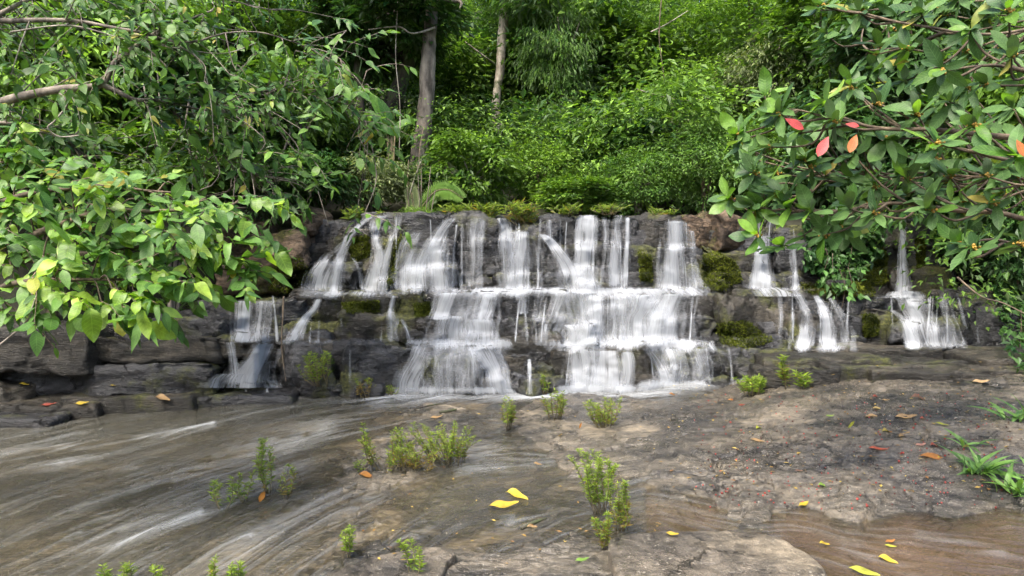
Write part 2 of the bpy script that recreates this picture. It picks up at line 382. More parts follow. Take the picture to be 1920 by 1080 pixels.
gx = np.concatenate([np.arange(-900, -100, 20), np.arange(-100, 2020, 4.0), np.arange(2020, 2900, 20)])
gy = np.concatenate([np.arange(684, 1130, 2.2), np.arange(1130, 1300, 6.0), np.arange(1300, 2100, 40)])
GX, GY = np.meshgrid(gx, gy, indexing='ij'); q = np.stack([GX.ravel(), GY.ravel()], -1)
d0 = F * ZC / (q[:, 1] - CY); bX = (q[:, 0] - CX) / F * d0; bY = d0
clampq = np.stack([np.clip(q[:, 0], -350, 2250), np.clip(q[:, 1], 684, 1400)], -1)
H0 = fb(clampq); W0 = fw(clampq)
def rockdetail(X, Y, h):
    p = np.stack([X, Y, np.zeros_like(X)], -1)
    h = h + 0.016 * fbm(p * 0.9, 3, 3)
    # bedding planes break off in low steps
    wv = 0.10 * fbm(p * 0.8 + 5, 3, 11)
    step = 0.036; t = (h + wv + 0.05 * X - 0.02 * Y) / step; k = np.floor(t); f = t - k
    h = h + 0.72 * step * (np.clip((f - 0.46) / 0.08, 0, 1) - f)
    rid = 1 - np.abs(fbm(p * np.array([1.1, 2.1, 1]) + 9, 3, 21)); msk = np.clip(fbm(p * 0.6 + 3, 2, 31) * 2 + 0.45, 0, 1)
    h = h - 0.055 * np.clip((rid - 0.955) / 0.045, 0, 1) * msk
    h = h + 0.007 * fbm(p * np.array([3.5, 8, 1]), 4, 41) + 0.005 * fbm(p * 22, 3, 51)
    return h
bH = rockdetail(bX, bY, H0)
under = np.clip((W0 - bH) * 8, 0, 1)
bH = bH - 0.8 * under * (bH - H0)                     # the current has worn the bed smoother
bx_, by_ = CX + bX / bY * F, CY + (ZC - bH) / bY * F
def near_line(pts, width):
    best = np.full(len(bx_), 1e9); pts = np.array(spline(pts, 16))
    for a, b in zip(pts[:-1], pts[1:]):
        ab = b - a; t = np.clip(((bx_ - a[0]) * ab[0] + (by_ - a[1]) * ab[1]) / (ab @ ab), 0, 1); best = np.minimum(best, np.hypot(bx_ - a[0] - t * ab[0], by_ - a[1] - t * ab[1]))
    return best < width
film = near_line([(1330, 722), (1420, 696), (1560, 672), (1640, 660)], 13) | near_line([(1640, 660), (1720, 666), (1800, 676), (1850, 688)], 10)
W0 = np.where(film, np.maximum(W0, bH + .014), W0)        # run-off from the right-hand cascades
dW = W0 - bH
bedV = np.stack([bX, bY, bH], -1)
bed_me = mesh('bedrock', bedV, gridfaces(len(gx), len(gy))[:, ::-1], M['bed'])
bed = obj('bedrock_ground', bed_me, kind='structure', label='wet stepped grey and tan bedrock across the foreground', cat='ground')

# the water over it: two currents
theta = np.arctan2(bY - 2.0, bX - 2.0); rr = np.hypot(bX - 2.0, bY - 2.0)
pw = np.stack([rr * 2.2, theta * rr * 0.55, np.zeros_like(rr)], -1)
def px_of(X, Y, Z): return CX + X / Y * F, CY + (ZC - Z) / Y * F
wx, wy = px_of(bX, bY, W0)
chan = (wx > 1210 + np.clip((wy - 1000) * 1.2, 0, 200)) & (wy > 900)
def line_foam(pts, width):
    best = np.full(len(wx), 1e9)
    pts = np.array(spline(pts, 24))
    for a, b in zip(pts[:-1], pts[1:]):
        ab = b - a; t = np.clip(((wx - a[0]) * ab[0] + (wy - a[1]) * ab[1]) / (ab @ ab), 0, 1)
        best = np.minimum(best, np.hypot(wx - a[0] - t * ab[0], wy - a[1] - t * ab[1]))
    return np.exp(-(best / width) ** 2)
n_w = fbm(np.stack([bX * 1.5, bY * 1.5, bX * 0], -1), 3, 61)
foam = 0.95 * line_foam([(-60, 850), (130, 838), (260, 822), (400, 796)], 6) * np.clip(0.75 + n_w, 0.25, 1)
foam += 0.45 * line_foam([(-30, 885), (120, 868), (260, 850)], 7) * np.clip(0.5 + n_w, 0, 1)
foam += 1.05 * line_foam([(690, 742), (850, 741), (1000, 741), (1130, 740), (1260, 730), (1340, 716)], 12)
foam += 0.8 * line_foam([(1340, 716), (1420, 693), (1560, 668), (1640, 655)], 9)
foam += 0.8 * line_foam([(1640, 658), (1720, 665), (1800, 672), (1850, 684)], 9)
foam += 0.6 * line_foam([(370, 722), (440, 718), (540, 714)], 8) + 0.35 * line_foam([(560, 748), (620, 752), (720, 752)], 7)
foam += 0.9 * line_foam([(100, 1058), (180, 1040), (270, 1005), (345, 978), (380, 962)], 6) * np.clip(0.4 + n_w * 1.4, 0, 1)
foam += 0.55 * line_foam([(860, 885), (905, 880), (950, 882)], 8)
foam += 0.22 * line_foam([(540, 840), (580, 815), (620, 800)], 26) + 0.22 * line_foam([(800, 800), (900, 840), (880, 870)], 24)
foam += 0.28 * line_foam([(260, 900), (400, 870), (600, 800)], 30) + 0.30 * line_foam([(150, 1000), (380, 950), (560, 880)], 34) + 0.32 * line_foam([(420, 1060), (560, 980), (700, 940)], 40)
foam += 0.3 * line_foam([(1240, 975), (1380, 995), (1460, 1000)], 9) + 0.35 * line_foam([(1720, 1000), (1800, 1015), (1880, 1035)], 7) + 0.3 * line_foam([(1580, 1030), (1640, 1050), (1720, 1075)], 9)
calm = np.exp(-(((wx - 960) / 200) ** 2 + ((wy - 930) / 42) ** 2) ** 2) + np.exp(-(((wx - 1000) / 240) ** 2 + ((wy - 790) / 30) ** 2) ** 2)
foam = foam * .85 - .38 * np.clip(calm, 0, 1) + np.where(chan, -.02, .05)
rip = np.where(chan, 0.010 * fbm(np.stack([(bX * 0.35 + bY * 0.94) * 5, (bX * 0.94 - bY * 0.35) * 1.1, rr * 0], -1), 3, 71), 0.020 * fbm(pw, 4, 71) + 0.014 * fbm(pw * np.array([3.1, 2.2, 1]), 3, 73))
rip = rip + 0.025 * np.clip(foam, 0, 1) * (0.4 + 0.6 * np.abs(n_w))
W = W0 + rip * np.clip(dW * 10 + 0.25, 0.1, 1)
wetmask = (W - bH) > -0.012
Q = gridfaces(len(gx), len(gy))[:, ::-1]
for nm, mk, mat, uv, lab in (('river_water', ~chan, 'river', np.stack([rr, theta * rr], -1), 'shallow brown river water streaming towards the viewer'),
                             ('side_channel_water', chan, 'channel', np.stack([bX * 0.30 + bY * 0.95, bX * 0.95 - bY * 0.30], -1), 'reddish shallow water channel between the tan rock slabs')):
    use = (wetmask[Q].any(1)) & mk[Q[:, 0]]
    qq = Q[use]; idx, inv = np.unique(qq, return_inverse=True); qq = inv.reshape(qq.shape)
    V = np.stack([bX, bY, W], -1)[idx]
    me = mesh(nm, V, qq, M[mat], uv[idx], {'depth': np.clip(W - bH, 0, 1)[idx], 'foam': np.clip(foam, -.5, 1.2)[idx]})
    obj(nm, me, kind='structure', label=lab, cat='water')

# the wooded slope round the pool
hx = np.arange(-34, 34.1, 0.5); hy = np.arange(-14, 44.1, 0.5)
HX, HY = np.meshgrid(hx, hy, indexing='ij'); HX = HX.ravel(); HY = HY.ravel()
def hillz(X, Y):
    X = np.asarray(X, float); Y = np.asarray(Y, float)
    back = np.where(Y > 10.35, 2.0 + 0.40 * (Y - 10.7) + 0.004 * np.clip(Y - 18, 0, None) ** 2, -0.75)
    xl = np.interp(Y, [0, 7.4, 8.2, 8.9, 10.5, 12], [-4.9, -7.4, -7.2, -4.9, -4.5, -4.0])
    left = np.where(X < xl, -0.1 + np.clip(0.8 * (xl - X), 0, 2.0) + 0.35 * np.clip(xl - X - 2, 0, None), -0.75)
    xr = np.interp(Y, [0, 4, 7, 8.4, 10.5, 12], [3.9, 4.4, 6.2, 7.7, 8.3, 7.5])
    right = np.where(X > xr, 0.2 + np.clip(0.8 * (X - xr), 0, 2.0) + 0.35 * np.clip(X - xr - 2, 0, None), -0.75)
    return np.maximum(np.maximum(back, left), right)
HZ = hillz(HX, HY) + 0.15 * fbm(np.stack([HX, HY, HX * 0], -1) * 0.6, 3, 5)
obj('hillside', mesh('hillside', np.stack([HX, HY, HZ], -1), gridfaces(len(hx), len(hy))[:, ::-1], M['soil']), kind='structure', label='dark earth slope rising behind the waterfall', cat='hillside')

# ================================================================== CLIFF
_lat = {}
def lattice(nx, ny, nz):
    if (nx, ny, nz) in _lat: return _lat[(nx, ny, nz)]
    idx = {}; V = []; Qs = []
    def vid(i, j, k):
        if (i, j, k) not in idx: idx[(i, j, k)] = len(V); V.append((2 * i / nx - 1, 2 * j / ny - 1, 2 * k / nz - 1))
        return idx[(i, j, k)]
    for a in range(nx):
        for b in range(ny):
            Qs.append([vid(a, b, 0), vid(a, b + 1, 0), vid(a + 1, b + 1, 0), vid(a + 1, b, 0)]); Qs.append([vid(a, b, nz), vid(a + 1, b, nz), vid(a + 1, b + 1, nz), vid(a, b + 1, nz)])
    for a in range(nx):
        for c in range(nz):
            Qs.append([vid(a, 0, c), vid(a + 1, 0, c), vid(a + 1, 0, c + 1), vid(a, 0, c + 1)]); Qs.append([vid(a, ny, c), vid(a, ny, c + 1), vid(a + 1, ny, c + 1), vid(a + 1, ny, c)])
    for b in range(ny):
        for c in range(nz):
            Qs.append([vid(0, b, c), vid(0, b, c + 1), vid(0, b + 1, c + 1), vid(0, b + 1, c)]); Qs.append([vid(nx, b, c), vid(nx, b + 1, c), vid(nx, b + 1, c + 1), vid(nx, b, c + 1)])
    _lat[(nx, ny, nz)] = (np.array(V), np.array(Qs)); return _lat[(nx, ny, nz)]

def rock_geo(c, half, r=0.12, yaw=0.0, tilt=0.0, roll=0.0, amp=0.06, freq=1.7, res=0.042, strata=0.04, seed=0):
    half = np.asarray(half, float)
    n = [int(np.clip(2 * h / res, 5, 130 if half[0] > 3 else 44)) for h in half]
    u, Qs = lattice(*n)
    s = np.sign(u) * np.abs(u) ** 0.8; qv = s * half
    r = min(r, half.min() * 0.95)
    inner = np.clip(qv, -(half - r), half - r); d = qv - inner; L = np.linalg.norm(d, axis=1)[:, None]
    V = inner + d / np.maximum(L, 1e-6) * np.minimum(r, L + 1e-9 + (L > 0) * r)
    R = np.array(Matrix.Rotation(yaw, 3, 'Z') @ Matrix.Rotation(tilt, 3, 'X') @ Matrix.Rotation(roll, 3, 'Y'))
    V = V @ R.T + np.asarray(c)
    nrm = (V - np.asarray(c)) / half; nrm /= np.linalg.norm(nrm, axis=1)[:, None] + 1e-9
    w = V + seed * 0.37
    warp = np.stack([fbm(w * freq * .8 + k * 31.7, 3, 101 + k) for k in range(3)], -1)
    V = V + warp * amp * np.array([1.5, 1.3, 1.0]) + nrm * (0.5 * amp * fbm(w * freq * 5, 4, 111))[:, None]
    cel = vnoise(np.floor((V + .3 * warp * amp) * np.array([4.5, 4.5, 7.0]) + seed) + .5, 141)        # chipped faces
    V = V + nrm * (0.34 * amp * cel)[:, None]
    if strata:   # bedding grooves
        zz = V[:, 2] + 0.05 * fbm(w * 1.1, 2, 121)
        g = np.abs(((zz * 7.5) % 1) - 0.5) * 2
        V[:, :2] -= nrm[:, :2] * (strata * np.clip((g - 0.62) / 0.3, 0, 1) * (0.5 + 0.5 * fbm(w * 1.5, 2, 131)))[:, None]
    return V, Qs

cliffV = []; cliffF = []; cliffN = 0
cliff = empty('cliff', (1.0, 10.0, 0.0), kind='structure', label='stepped black rock cliff carrying the waterfall', cat='cliff')
def solid(V, Qs):
    global cliffN
    cliffV.append(V); cliffF.append(Qs + cliffN); cliffN += len(V)
def rock(c, half, mat, parent=cliff, name='rock', **k):
    V, Qs = rock_geo(c, half, **k); solid(V, Qs)
    return obj(name, mesh(name, V, Qs, M[mat]), parent)

rs = random.Random(11)
def course(x0, x1, z0, z1, y_front, wmin, wmax, mats, depth=0.9, jy=0.10, jz=0.05, r=0.07, amp=0.085, follow=None):
    x = x0; k = 0
    while x < x1:
        w = rs.uniform(wmin, wmax); yf = y_front(x + w / 2) if callable(y_front) else y_front
        yf += rs.uniform(-jy, jy); zt = z1 + rs.uniform(-jz, jz * 0.6) - (0.10 * rs.random() if rs.random() < .3 else 0); zb = z0 - 0.12
        mat = mats(x + w / 2) if callable(mats) else rs.choice(mats)
        rock((x + w / 2, yf + depth / 2, (zt + zb) / 2), (w / 2 + 0.05, depth / 2, (zt - zb) / 2), mat, yaw=rs.uniform(-.12, .12), tilt=rs.uniform(-.05, .04), roll=rs.uniform(-.04, .04), r=r, amp=amp, seed=rs.randint(0, 99))
        x += w * 0.97; k += 1
def Xat(px, d): return (px - CX) / F * d
def matC(x):
    px = CX + x / 10 * F
    if px < 600: return rs.choice(['brown', 'brown', 'mossy'])
    if px < 760: return rs.choice(['mossy', 'mossy', 'dark'])
    if 1300 < px < 1400: return rs.choice(['brown', 'mossy'])
    if px > 1480: return rs.choice(['mossy', 'mossy', 'dark'])
    return rs.choice(['dark', 'dark', 'mossy'])
def matB(x):
    px = CX + x / 9.2 * F
    if px > 1330: return rs.choice(['mossy', 'mossy', 'dark'])
    if 540 < px < 820: return rs.choice(['mossy', 'dark', 'mossy'])
    return rs.choice(['dark', 'dark', 'dark', 'mossy'])
# upper tier
course(Xat(452, 10), Xat(2010, 10), 1.10, 1.48, lambda x: 9.72 + (0.15 if x > 3.2 else 0), .35, 1.0, matC, jy=.2, jz=.12)
course(Xat(500, 10), Xat(2010, 10), 1.45, 1.88, lambda x: 9.86 + (0.15 if x > 3.2 else 0), .3, .9, matC, jy=.2, jz=.12)
course(Xat(560, 10), Xat(2010, 10), 1.85, 2.26, lambda x: 10.02, .35, 1.1, matC, jy=.12, jz=.07)
# middle tier
course(Xat(415, 9.2), Xat(2010, 9.2), .50, .88, lambda x: 9.02 + (-.05 if x < 3 else 0.0), .3, .9, matB, jy=.2, jz=.12)
course(Xat(415, 9.2), Xat(2010, 9.2), .86, 1.165, lambda x: 9.18, .4, 1.2, matB, jy=.13, jz=.05, depth=1.2)
# lower tier
course(Xat(540, 8.5), Xat(1420, 8.5), -.15, .30, lambda x: 8.42, .35, 1.0, ['dark', 'dark', 'mossy'], jy=.16, jz=.1)
course(Xat(520, 8.5), Xat(1420, 8.5), .28, .585, lambda x: 8.52, .4, 1.2, ['dark', 'dark', 'ledge'], jy=.13, jz=.05, depth=1.1)
course(Xat(1380, 8.9), Xat(2010, 8.9), .05, .45, lambda x: 8.85, .6, 1.1, ['dark', 'mossy'], jy=.08, jz=.03)
# single boulders that shape the falls
for px, py, d, hx_, hy_, hz_, mt_ in ((672, 462, 9.85, .28, .3, .26, 'mossy'), (805, 487, 9.78, .36, .3, .22, 'dark'), (800, 530, 9.6, .5, .3, .16, 'dark'),
        (1012, 470, 9.85, .27, .3, .30, 'dark'), (1085, 525, 9.62, .42, .3, .2, 'dark'), (960, 470, 9.9, .26, .3, .25, 'dark'), (1270, 510, 9.65, .38, .3, .25, 'dark'), (620, 520, 9.65, .4, .3, .26, 'dark'),
        (1350, 435, 9.9, .32, .3, .26, 'brown'), (1350, 500, 9.8, .35, .3, .24, 'mossy'), (480, 520, 9.3, .38, .35, .24, 'brown'), (540, 470, 9.5, .4, .4, .28, 'brown'), (580, 415, 9.9, .28, .3, .2, 'brown'), (470, 450, 9.6, .35, .3, .25, 'brown'),
        (870, 625, 8.85, .5, .3, .16, 'dark'), (850, 592, 8.98, .32, .3, .10, 'dark'), (950, 615, 8.95, .22, .3, .2, 'mossy'), (1060, 622, 8.88, .42, .3, .14, 'dark'), (1190, 620, 8.85, .46, .3, .17, 'dark'), (1200, 585, 8.98, .35, .3, .12, 'dark'), (730, 615, 8.9, .3, .3, .16, 'dark'),
        (620, 620, 8.85, .45, .3, .15, 'mossy'), (1390, 590, 8.9, .42, .35, .26, 'mossy'), (1480, 620, 8.75, .4, .35, .26, 'mossy'), (1560, 625, 8.8, .36, .3, .24, 'dark'), (1640, 610, 8.85, .22, .3, .24, 'mossy'), (1740, 625, 8.75, .4, .3, .2, 'dark'), (1840, 620, 8.8, .3, .3, .25, 'dark'), (1420, 690, 8.2, .42, .3, .16, 'dark'),
        (850, 705, 8.25, .62, .3, .30, 'dark'), (1000, 705, 8.3, .16, .25, .25, 'dark'), (1140, 712, 8.25, .46, .25, .18, 'dark'), (1200, 690, 8.25, .22, .2, .28, 'mossy'), (1290, 690, 8.3, .3, .3, .2, 'dark'), (690, 690, 8.3, .45, .3, .32, 'dark'), (590, 690, 8.2, .38, .3, .34, 'dark'), (545, 600, 8.95, .26, .3, .28, 'dark')):
    c = P(px, py, d + hy_); rock(c, (hx_, hy_, hz_), mt_, r=.11, yaw=rs.uniform(-.5, .5), roll=rs.uniform(-.15, .15), amp=.10, seed=rs.randint(0, 99))
for k in range(46):                                   # rubble lodged on the ledges
    t_ = k % 3; d_ = (9.45, 8.75, 8.25)[t_]; z_ = (1.16, .58, .02)[t_]; x_ = rs.uniform(*((-3.2, 7.0), (-3.2, 6.4), (-2.6, 2.6))[t_]); w_ = rs.uniform(.07, .2)
    rock((x_, d_ + rs.uniform(-.1, .25), z_ + w_ * .3), (w_, w_ * .9, w_ * rs.uniform(.5, .9)), rs.choice(['dark', 'dark', 'mossy']), r=.06, yaw=rs.uniform(-1, 1), roll=rs.uniform(-.3, .3), amp=.06, seed=k)
# solid core behind the stones
core = Acc()
for (x0, x1, y0, y1, z0, z1) in ((-4.3, 9.0, 10.06, 11.4, -.5, 2.10), (-4.3, 9.0, 9.22, 10.5, -.5, 1.08), (-3.2, 3.4, 8.6, 9.6, -.5, .50)):
    V, Qs = rock_geo(((x0 + x1) / 2, (y0 + y1) / 2, (z0 + z1) / 2), ((x1 - x0) / 2, (y1 - y0) / 2, (z1 - z0) / 2), r=.05, amp=.06, res=.1, strata=.03)
    core.add(V, Qs); solid(V, Qs)
obj('rock_core', core.mesh('rock_core', M['dark']), cliff)

# left ledges: long bedded shelves
ledge = empty('rock_ledge', (-4.4, 8.3, 0), label='long dark bedded rock ledge under the left leafy bush', cat='rock ledge')
for x0, x1, z0, z1, y, mt_ in ((-7.2, -4.9, .30, .80, 7.75, 'ledge'), (-5.2, -3.45, .42, .68, 7.95, 'ledge'), (-7.0, -3.5, .02, .42, 7.98, 'dark'), (-4.4, -3.1, .35, .62, 8.2, 'ledge'), (-7.3, -4.3, .62, .78, 8.3, 'dark'), (-3.9, -2.95, -.1, .3, 8.5, 'dark'), (-4.7, -3.6, .6, .86, 8.5, 'dark'), (-7.0, -5.6, -.05, .22, 7.72, 'ledge')):
    rock(((x0 + x1) / 2, y + .55, (z0 + z1) / 2), ((x1 - x0) / 2, .55, (z1 - z0) / 2), mt_, ledge, 'stone', r=.05, amp=.08, yaw=rs.uniform(-.05, .05), seed=rs.randint(0, 99), strata=.08)
shelf = empty('rock_shelf', (-4.2, 8.0, -.2), label='low flat rock shelf along the far edge of the river', cat='rock shelf')
for x0, x1, z0, z1, y, mt_ in ((-6.9, -4.6, -.5, .03, 7.55, 'ledge'), (-5.1, -3.6, -.5, .07, 7.72, 'ledge'), (-3.9, -2.55, -.4, .05, 7.85, 'dark'), (-6.6, -4.9, -.5, -.07, 7.25, 'dark')):
    rock(((x0 + x1) / 2, y + .45, (z0 + z1) / 2), ((x1 - x0) / 2, .45, (z1 - z0) / 2), mt_, shelf, 'stone', r=.05, amp=.04, yaw=rs.uniform(-.04, .04), seed=rs.randint(0, 99), strata=.03)

# right-hand bedded steps rising to the falls
steps = empty('rock_steps', (3.6, 7.4, 0), label='broken bedded rock steps below the right-hand falls', cat='rock steps')
for px, py, d, hx_, hy_, hz_, yw in ((1560, 697, 7.2, .62, .35, .09, -.12), (1690, 700, 7.35, .8, .4, .085, .06), (1540, 715, 6.9, .17, .2, .09, .2), (1640, 712, 7.0, .5, .28, .07, .05), (1760, 722, 6.8, .62, .35, .07, -.06), (1850, 722, 6.9, .5, .4, .11, .1), (1880, 745, 6.4, .4, .3, .10, -.2), (1480, 712, 7.1, .3, .22, .07, -.2), (1930, 690, 7.3, .5, .4, .2, .1), (1640, 676, 7.9, .8, .4, .06, 0)):
    c = P(px, py, d + .1); rock((c[0], c[1] + hy_, c[2] - hz_ + .075), (hx_, hy_, hz_ + .04), 'ledge', steps, 'stone', r=.02, amp=.04, yaw=yw, res=.035, seed=rs.randint(0, 99), strata=.02)

# loose slabs in the foreground
def slab(outline, ztop, thick, mat, label, tiltx=0.0, name='flat_rock', cat='rock', seed=0):
    o = [P(x, y, F * (ZC - ztop) / (y - CY)) for x, y in outline]; o = np.array(o)
    n = 72; closed = np.vstack([o, o[:3]]); ring = spline(closed, (len(closed) - 1) * 12 + 1)[12:12 + len(o) * 12]
    idx = np.linspace(0, len(ring), n, endpoint=False).astype(int); ring = ring[idx]
    ring[:, :2] += 0.018 * np.stack([fbm(ring * 7, 3, 5 + seed), fbm(ring * 7, 3, 9 + seed)], -1)
    c = ring.mean(0); rad = np.concatenate([np.linspace(0.03, 0.97, 22), [0.985, 1.0, 1.0, 1.02]]); dz = np.concatenate([np.zeros(22), [-.004, -.012, -thick * .6, -thick]])
    V = []
    for r_, z_ in zip(rad, dz):
        p = c + (ring - c) * r_; p[:, 2] = ztop + z_ + tiltx * (p[:, 1] - c[1])
        if z_ > -.02: p[:, 2] += .014 * fbm(p * 3, 4, 3 + seed) + .005 * fbm(p * 14, 3, 8)
        V.append(p)
    V = np.vstack(V); m = len(rad); a = np.arange(m * n).reshape(m, n); b = np.roll(a, -1, 1)
    Qs = np.stack([a[:-1], a[1:], b[1:], b[:-1]], -1).reshape(-1, 4)
    V = np.vstack([V, [[c[0], c[1], V[:n, 2].mean()]]]); cap = np.stack([a[0], b[0], np.full(n, m * n)], -1)
    solid(V, np.vstack([Qs, np.hstack([cap, cap[:, :1]])]) if False else Qs)
    return obj(name, mesh(name, V, [Qs, cap], M[mat]), label=label, cat=cat)
slab([(1150, 1010), (1290, 995), (1430, 1000), (1490, 1020), (1540, 1060), (1530, 1110), (1330, 1130), (1180, 1100)], .085, .25, 'slab', 'flat tan slab breaking the water at the bottom edge', seed=1)
slab([(690, 1045), (800, 1025), (850, 1035), (830, 1075), (800, 1130), (650, 1120), (620, 1080)], .035, .16, 'slab', 'grey wet slab with a dark broken side at bottom centre', seed=3)

bvh_cliff = BVHTree.FromPolygons(np.vstack(cliffV).tolist(), np.vstack(cliffF).tolist())
_V = np.stack([bX, bY, np.maximum(bH, np.where(wetmask, W, -9))], -1)
bvh_ground = BVHTree.FromPolygons(_V.tolist(), gridfaces(len(gx), len(gy))[:, ::-1].tolist())
EYE = Vector((0, 0, ZC))
def hit(px, py, which='all'):
    best = None; dr = ray(px, py)
    for nm, b in (('g', bvh_ground), ('c', bvh_cliff)):
        if which in ('all', nm):
            loc, nr, i, dist = b.ray_cast(EYE, dr)
            if loc is not None and (best is None or dist < best[2]): best = (np.array(loc), np.array(nr), dist)
    return best

# ================================================================== FALLING WATER
SX = np.arange(372, 1930, 4.0); SY = np.arange(392, 752, 3.0)
surf = np.full((len(SX), len(SY)), np.nan)
for i, x in enumerate(SX):
    for j, y in enumerate(SY):
        loc, nr, k, dist = bvh_cliff.ray_cast(EYE, ray(x, y))
        if loc is not None: surf[i, j] = loc[1]
surf = np.where(np.isnan(surf), 10.4, surf)
sm = surf.copy()
for _ in range(2): sm[1:-1] = np.minimum(sm[1:-1], (sm[:-2] + sm[1:-1] * 2 + sm[2:]) / 4)
drape = sm.copy()
for j in range(1, len(SY)): drape[:, j] = np.minimum(sm[:, j], drape[:, j - 1])
for _ in range(2): drape[:, 1:-1] = (drape[:, :-2] + drape[:, 1:-1] * 2 + drape[:, 2:]) / 4
for _ in range(3): drape[1:-1] = (drape[:-2] + drape[1:-1] * 2 + drape[2:]) / 4
drape = np.minimum(drape, surf)
def dep(x, y):
    u = np.clip((x - SX[0]) / 4.0, 0, len(SX) - 1.001); v = np.clip((y - SY[0]) / 3.0, 0, len(SY) - 1.001)
    i = u.astype(int); j = v.astype(int); fu = u - i; fv = v - j
    return drape[i, j] * (1 - fu) * (1 - fv) + drape[i + 1, j] * fu * (1 - fv) + drape[i, j + 1] * (1 - fu) * fv + drape[i + 1, j + 1] * fu * fv

falls = empty('waterfall', (1.0, 9.5, 0.0), kind='structure', label='white three-tiered waterfall spread across the black cliff', cat='waterfall')
ns = [0]
def stream(pts, dens=0.9, off=0.03, core=False, edge=2.0, veil=True):
    """pts: (x, y, width) down the fall, in photo pixels, laid on the rock behind"""
    pts = np.array(pts, float); ns[0] += 1
    if veil and edge < 5:
        pts[:, 2] *= np.interp(np.arange(len(pts)), [0, len(pts) - 1], [1.2, 1.55]); pts[-1, 1] += 5
    if veil and edge < 5 and pts[:, 2].max() > 16: stream(pts * [1, 1, 1.55], dens * .62, off * .6, edge=2, veil=False)
    n = max(6, int((pts[-1, 1] - pts[0, 1]) / 2.5)); c = spline(pts, n)
    m = int(np.clip(c[:, 2].max() / 4, 5, 40)); u = np.linspace(-1, 1, m)
    wob = 1 + 0.10 * fbm(np.stack([c[:, 1] * 0.05, np.full(n, ns[0] * 3.1), np.zeros(n)], -1), 2, 7)
    x = c[:, 0][:, None] + 0.5 * (c[:, 2] * wob)[:, None] * u[None]; y = np.repeat(c[:, 1][:, None], m, 1)
    d = dep(x, y) - off - 0.035 * (1 - u[None] ** 2) * np.clip(c[:, 2][:, None] / 40, .2, 1)
    X = (x - CX) / F * d; Z = ZC + (CY - y) / F * d
    V = np.stack([X, d, Z], -1).reshape(-1, 3)
    t = np.linspace(0, 1, n)[:, None]
    e = (1 - np.abs(u[None]) ** edge); lump = (0.34 if edge > 5 else 0.24) * fbm(np.stack([(x * 0.035).ravel(), (y * 0.012).ravel(), np.full(x.size, ns[0] * 1.7)], -1), 3, 17).reshape(x.shape)
    dn = (dens * 0.95 + lump) * np.clip((1 - t) / (.5 if edge > 5 else .12) + (.0 if edge > 5 else .2) + .5 * lump, 0, 1) * np.clip(e, 0, 1) ** (.6 if edge > 5 else 1.0) * np.clip(t / (.4 if edge > 5 else .08) + (0 if edge > 5 else .3), 0, 1)
    uu = u[None] * .5 * (c[:, 2].mean() * .35 + c[:, 2][:, None] * .65) * (d.mean() / F) + c[:, 0].mean() / F * d.mean()
    uv = np.stack([(uu + ns[0] * 0.61), np.cumsum(np.hypot(np.gradient(d, axis=0), np.gradient(Z, axis=0)), 0) + ns[0]], -1).reshape(-1, 2)
    me = mesh('cascade', V, gridfaces(n, m)[:, ::-1], M['fall'], uv, {'dens': np.clip(dn, 0, 1.15).ravel()})
    obj('cascade', me, falls)

S = stream
# upper tier
S([(700, 403, 26), (668, 428, 20), (648, 455, 22), (628, 480, 46), (604, 520, 84), (598, 556, 96)], .74)
S([(634, 420, 16), (628, 440, 26), (612, 480, 30), (580, 520, 40), (575, 556, 46)], .5)
S([(652, 440, 12), (640, 475, 18), (632, 515, 24), (628, 556, 28)], .95)
S([(720, 402, 30), (704, 420, 26), (703, 452, 16), (712, 480, 22), (700, 520, 38), (695, 554, 48)], .86)
S([(745, 402, 22), (742, 425, 30), (733, 450, 14), (724, 485, 16), (718, 520, 20), (716, 554, 22)], .86)
S([(660, 482, 10), (672, 500, 10), (678, 530, 12), (680, 550, 10)], .7)
S([(784, 434, 34), (768, 456, 48), (760, 490, 44), (757, 552, 46)], .68)
S([(848, 407, 34), (828, 430, 38), (812, 458, 52), (800, 480, 84), (798, 510, 108), (798, 552, 118)], .80)
S([(830, 425, 16), (806, 470, 26), (790, 500, 30), (782, 552, 36)], .95)
S([(856, 420, 6), (852, 460, 6), (846, 552, 10)], .7)
S([(866, 418, 5), (866, 480, 5), (865, 545, 6)], .6)
S([(893, 407, 26), (890, 435, 32), (886, 545, 38)], .78); S([(905, 410, 16), (903, 470, 22), (900, 545, 28)], .6)
S([(942, 408, 30), (950, 430, 34), (952, 465, 40), (960, 548, 52)], .78)
S([(978, 432, 44), (976, 460, 50), (972, 500, 54), (970, 548, 58)], .93)
S([(1000, 440, 34), (1008, 470, 40), (1010, 520, 46), (1008, 546, 44)], .5)
S([(1016, 438, 20), (1034, 455, 30), (1052, 480, 36), (1068, 510, 48), (1076, 548, 66)], .93)
S([(1082, 492, 46), (1090, 520, 64), (1096, 548, 72)], .82)
S([(1030, 411, 14), (1030, 430, 14), (1032, 446, 12)], .75); S([(1058, 412, 6), (1060, 450, 8), (1064, 490, 8)], .6)
S([(1104, 402, 50), (1100, 430, 50), (1097, 480, 46), (1094, 545, 50)], .76); S([(1085, 415, 12), (1082, 470, 16), (1078, 520, 18)], .6)
S([(1132, 404, 20), (1136, 440, 14), (1132, 490, 12), (1128, 540, 14)], .72)
S([(1158, 402, 30), (1156, 440, 24), (1152, 540, 26)], .76); S([(1177, 406, 8), (1175, 470, 10), (1170, 542, 14)], .92)
S([(1240, 414, 12), (1236, 470, 12), (1234, 538, 14)], .62)
S([(1266, 412, 40), (1270, 440, 40), (1270, 475, 52), (1272, 510, 74), (1274, 546, 84)], .9); S([(1296, 430, 14), (1300, 480, 20), (1302, 546, 24)], .6)
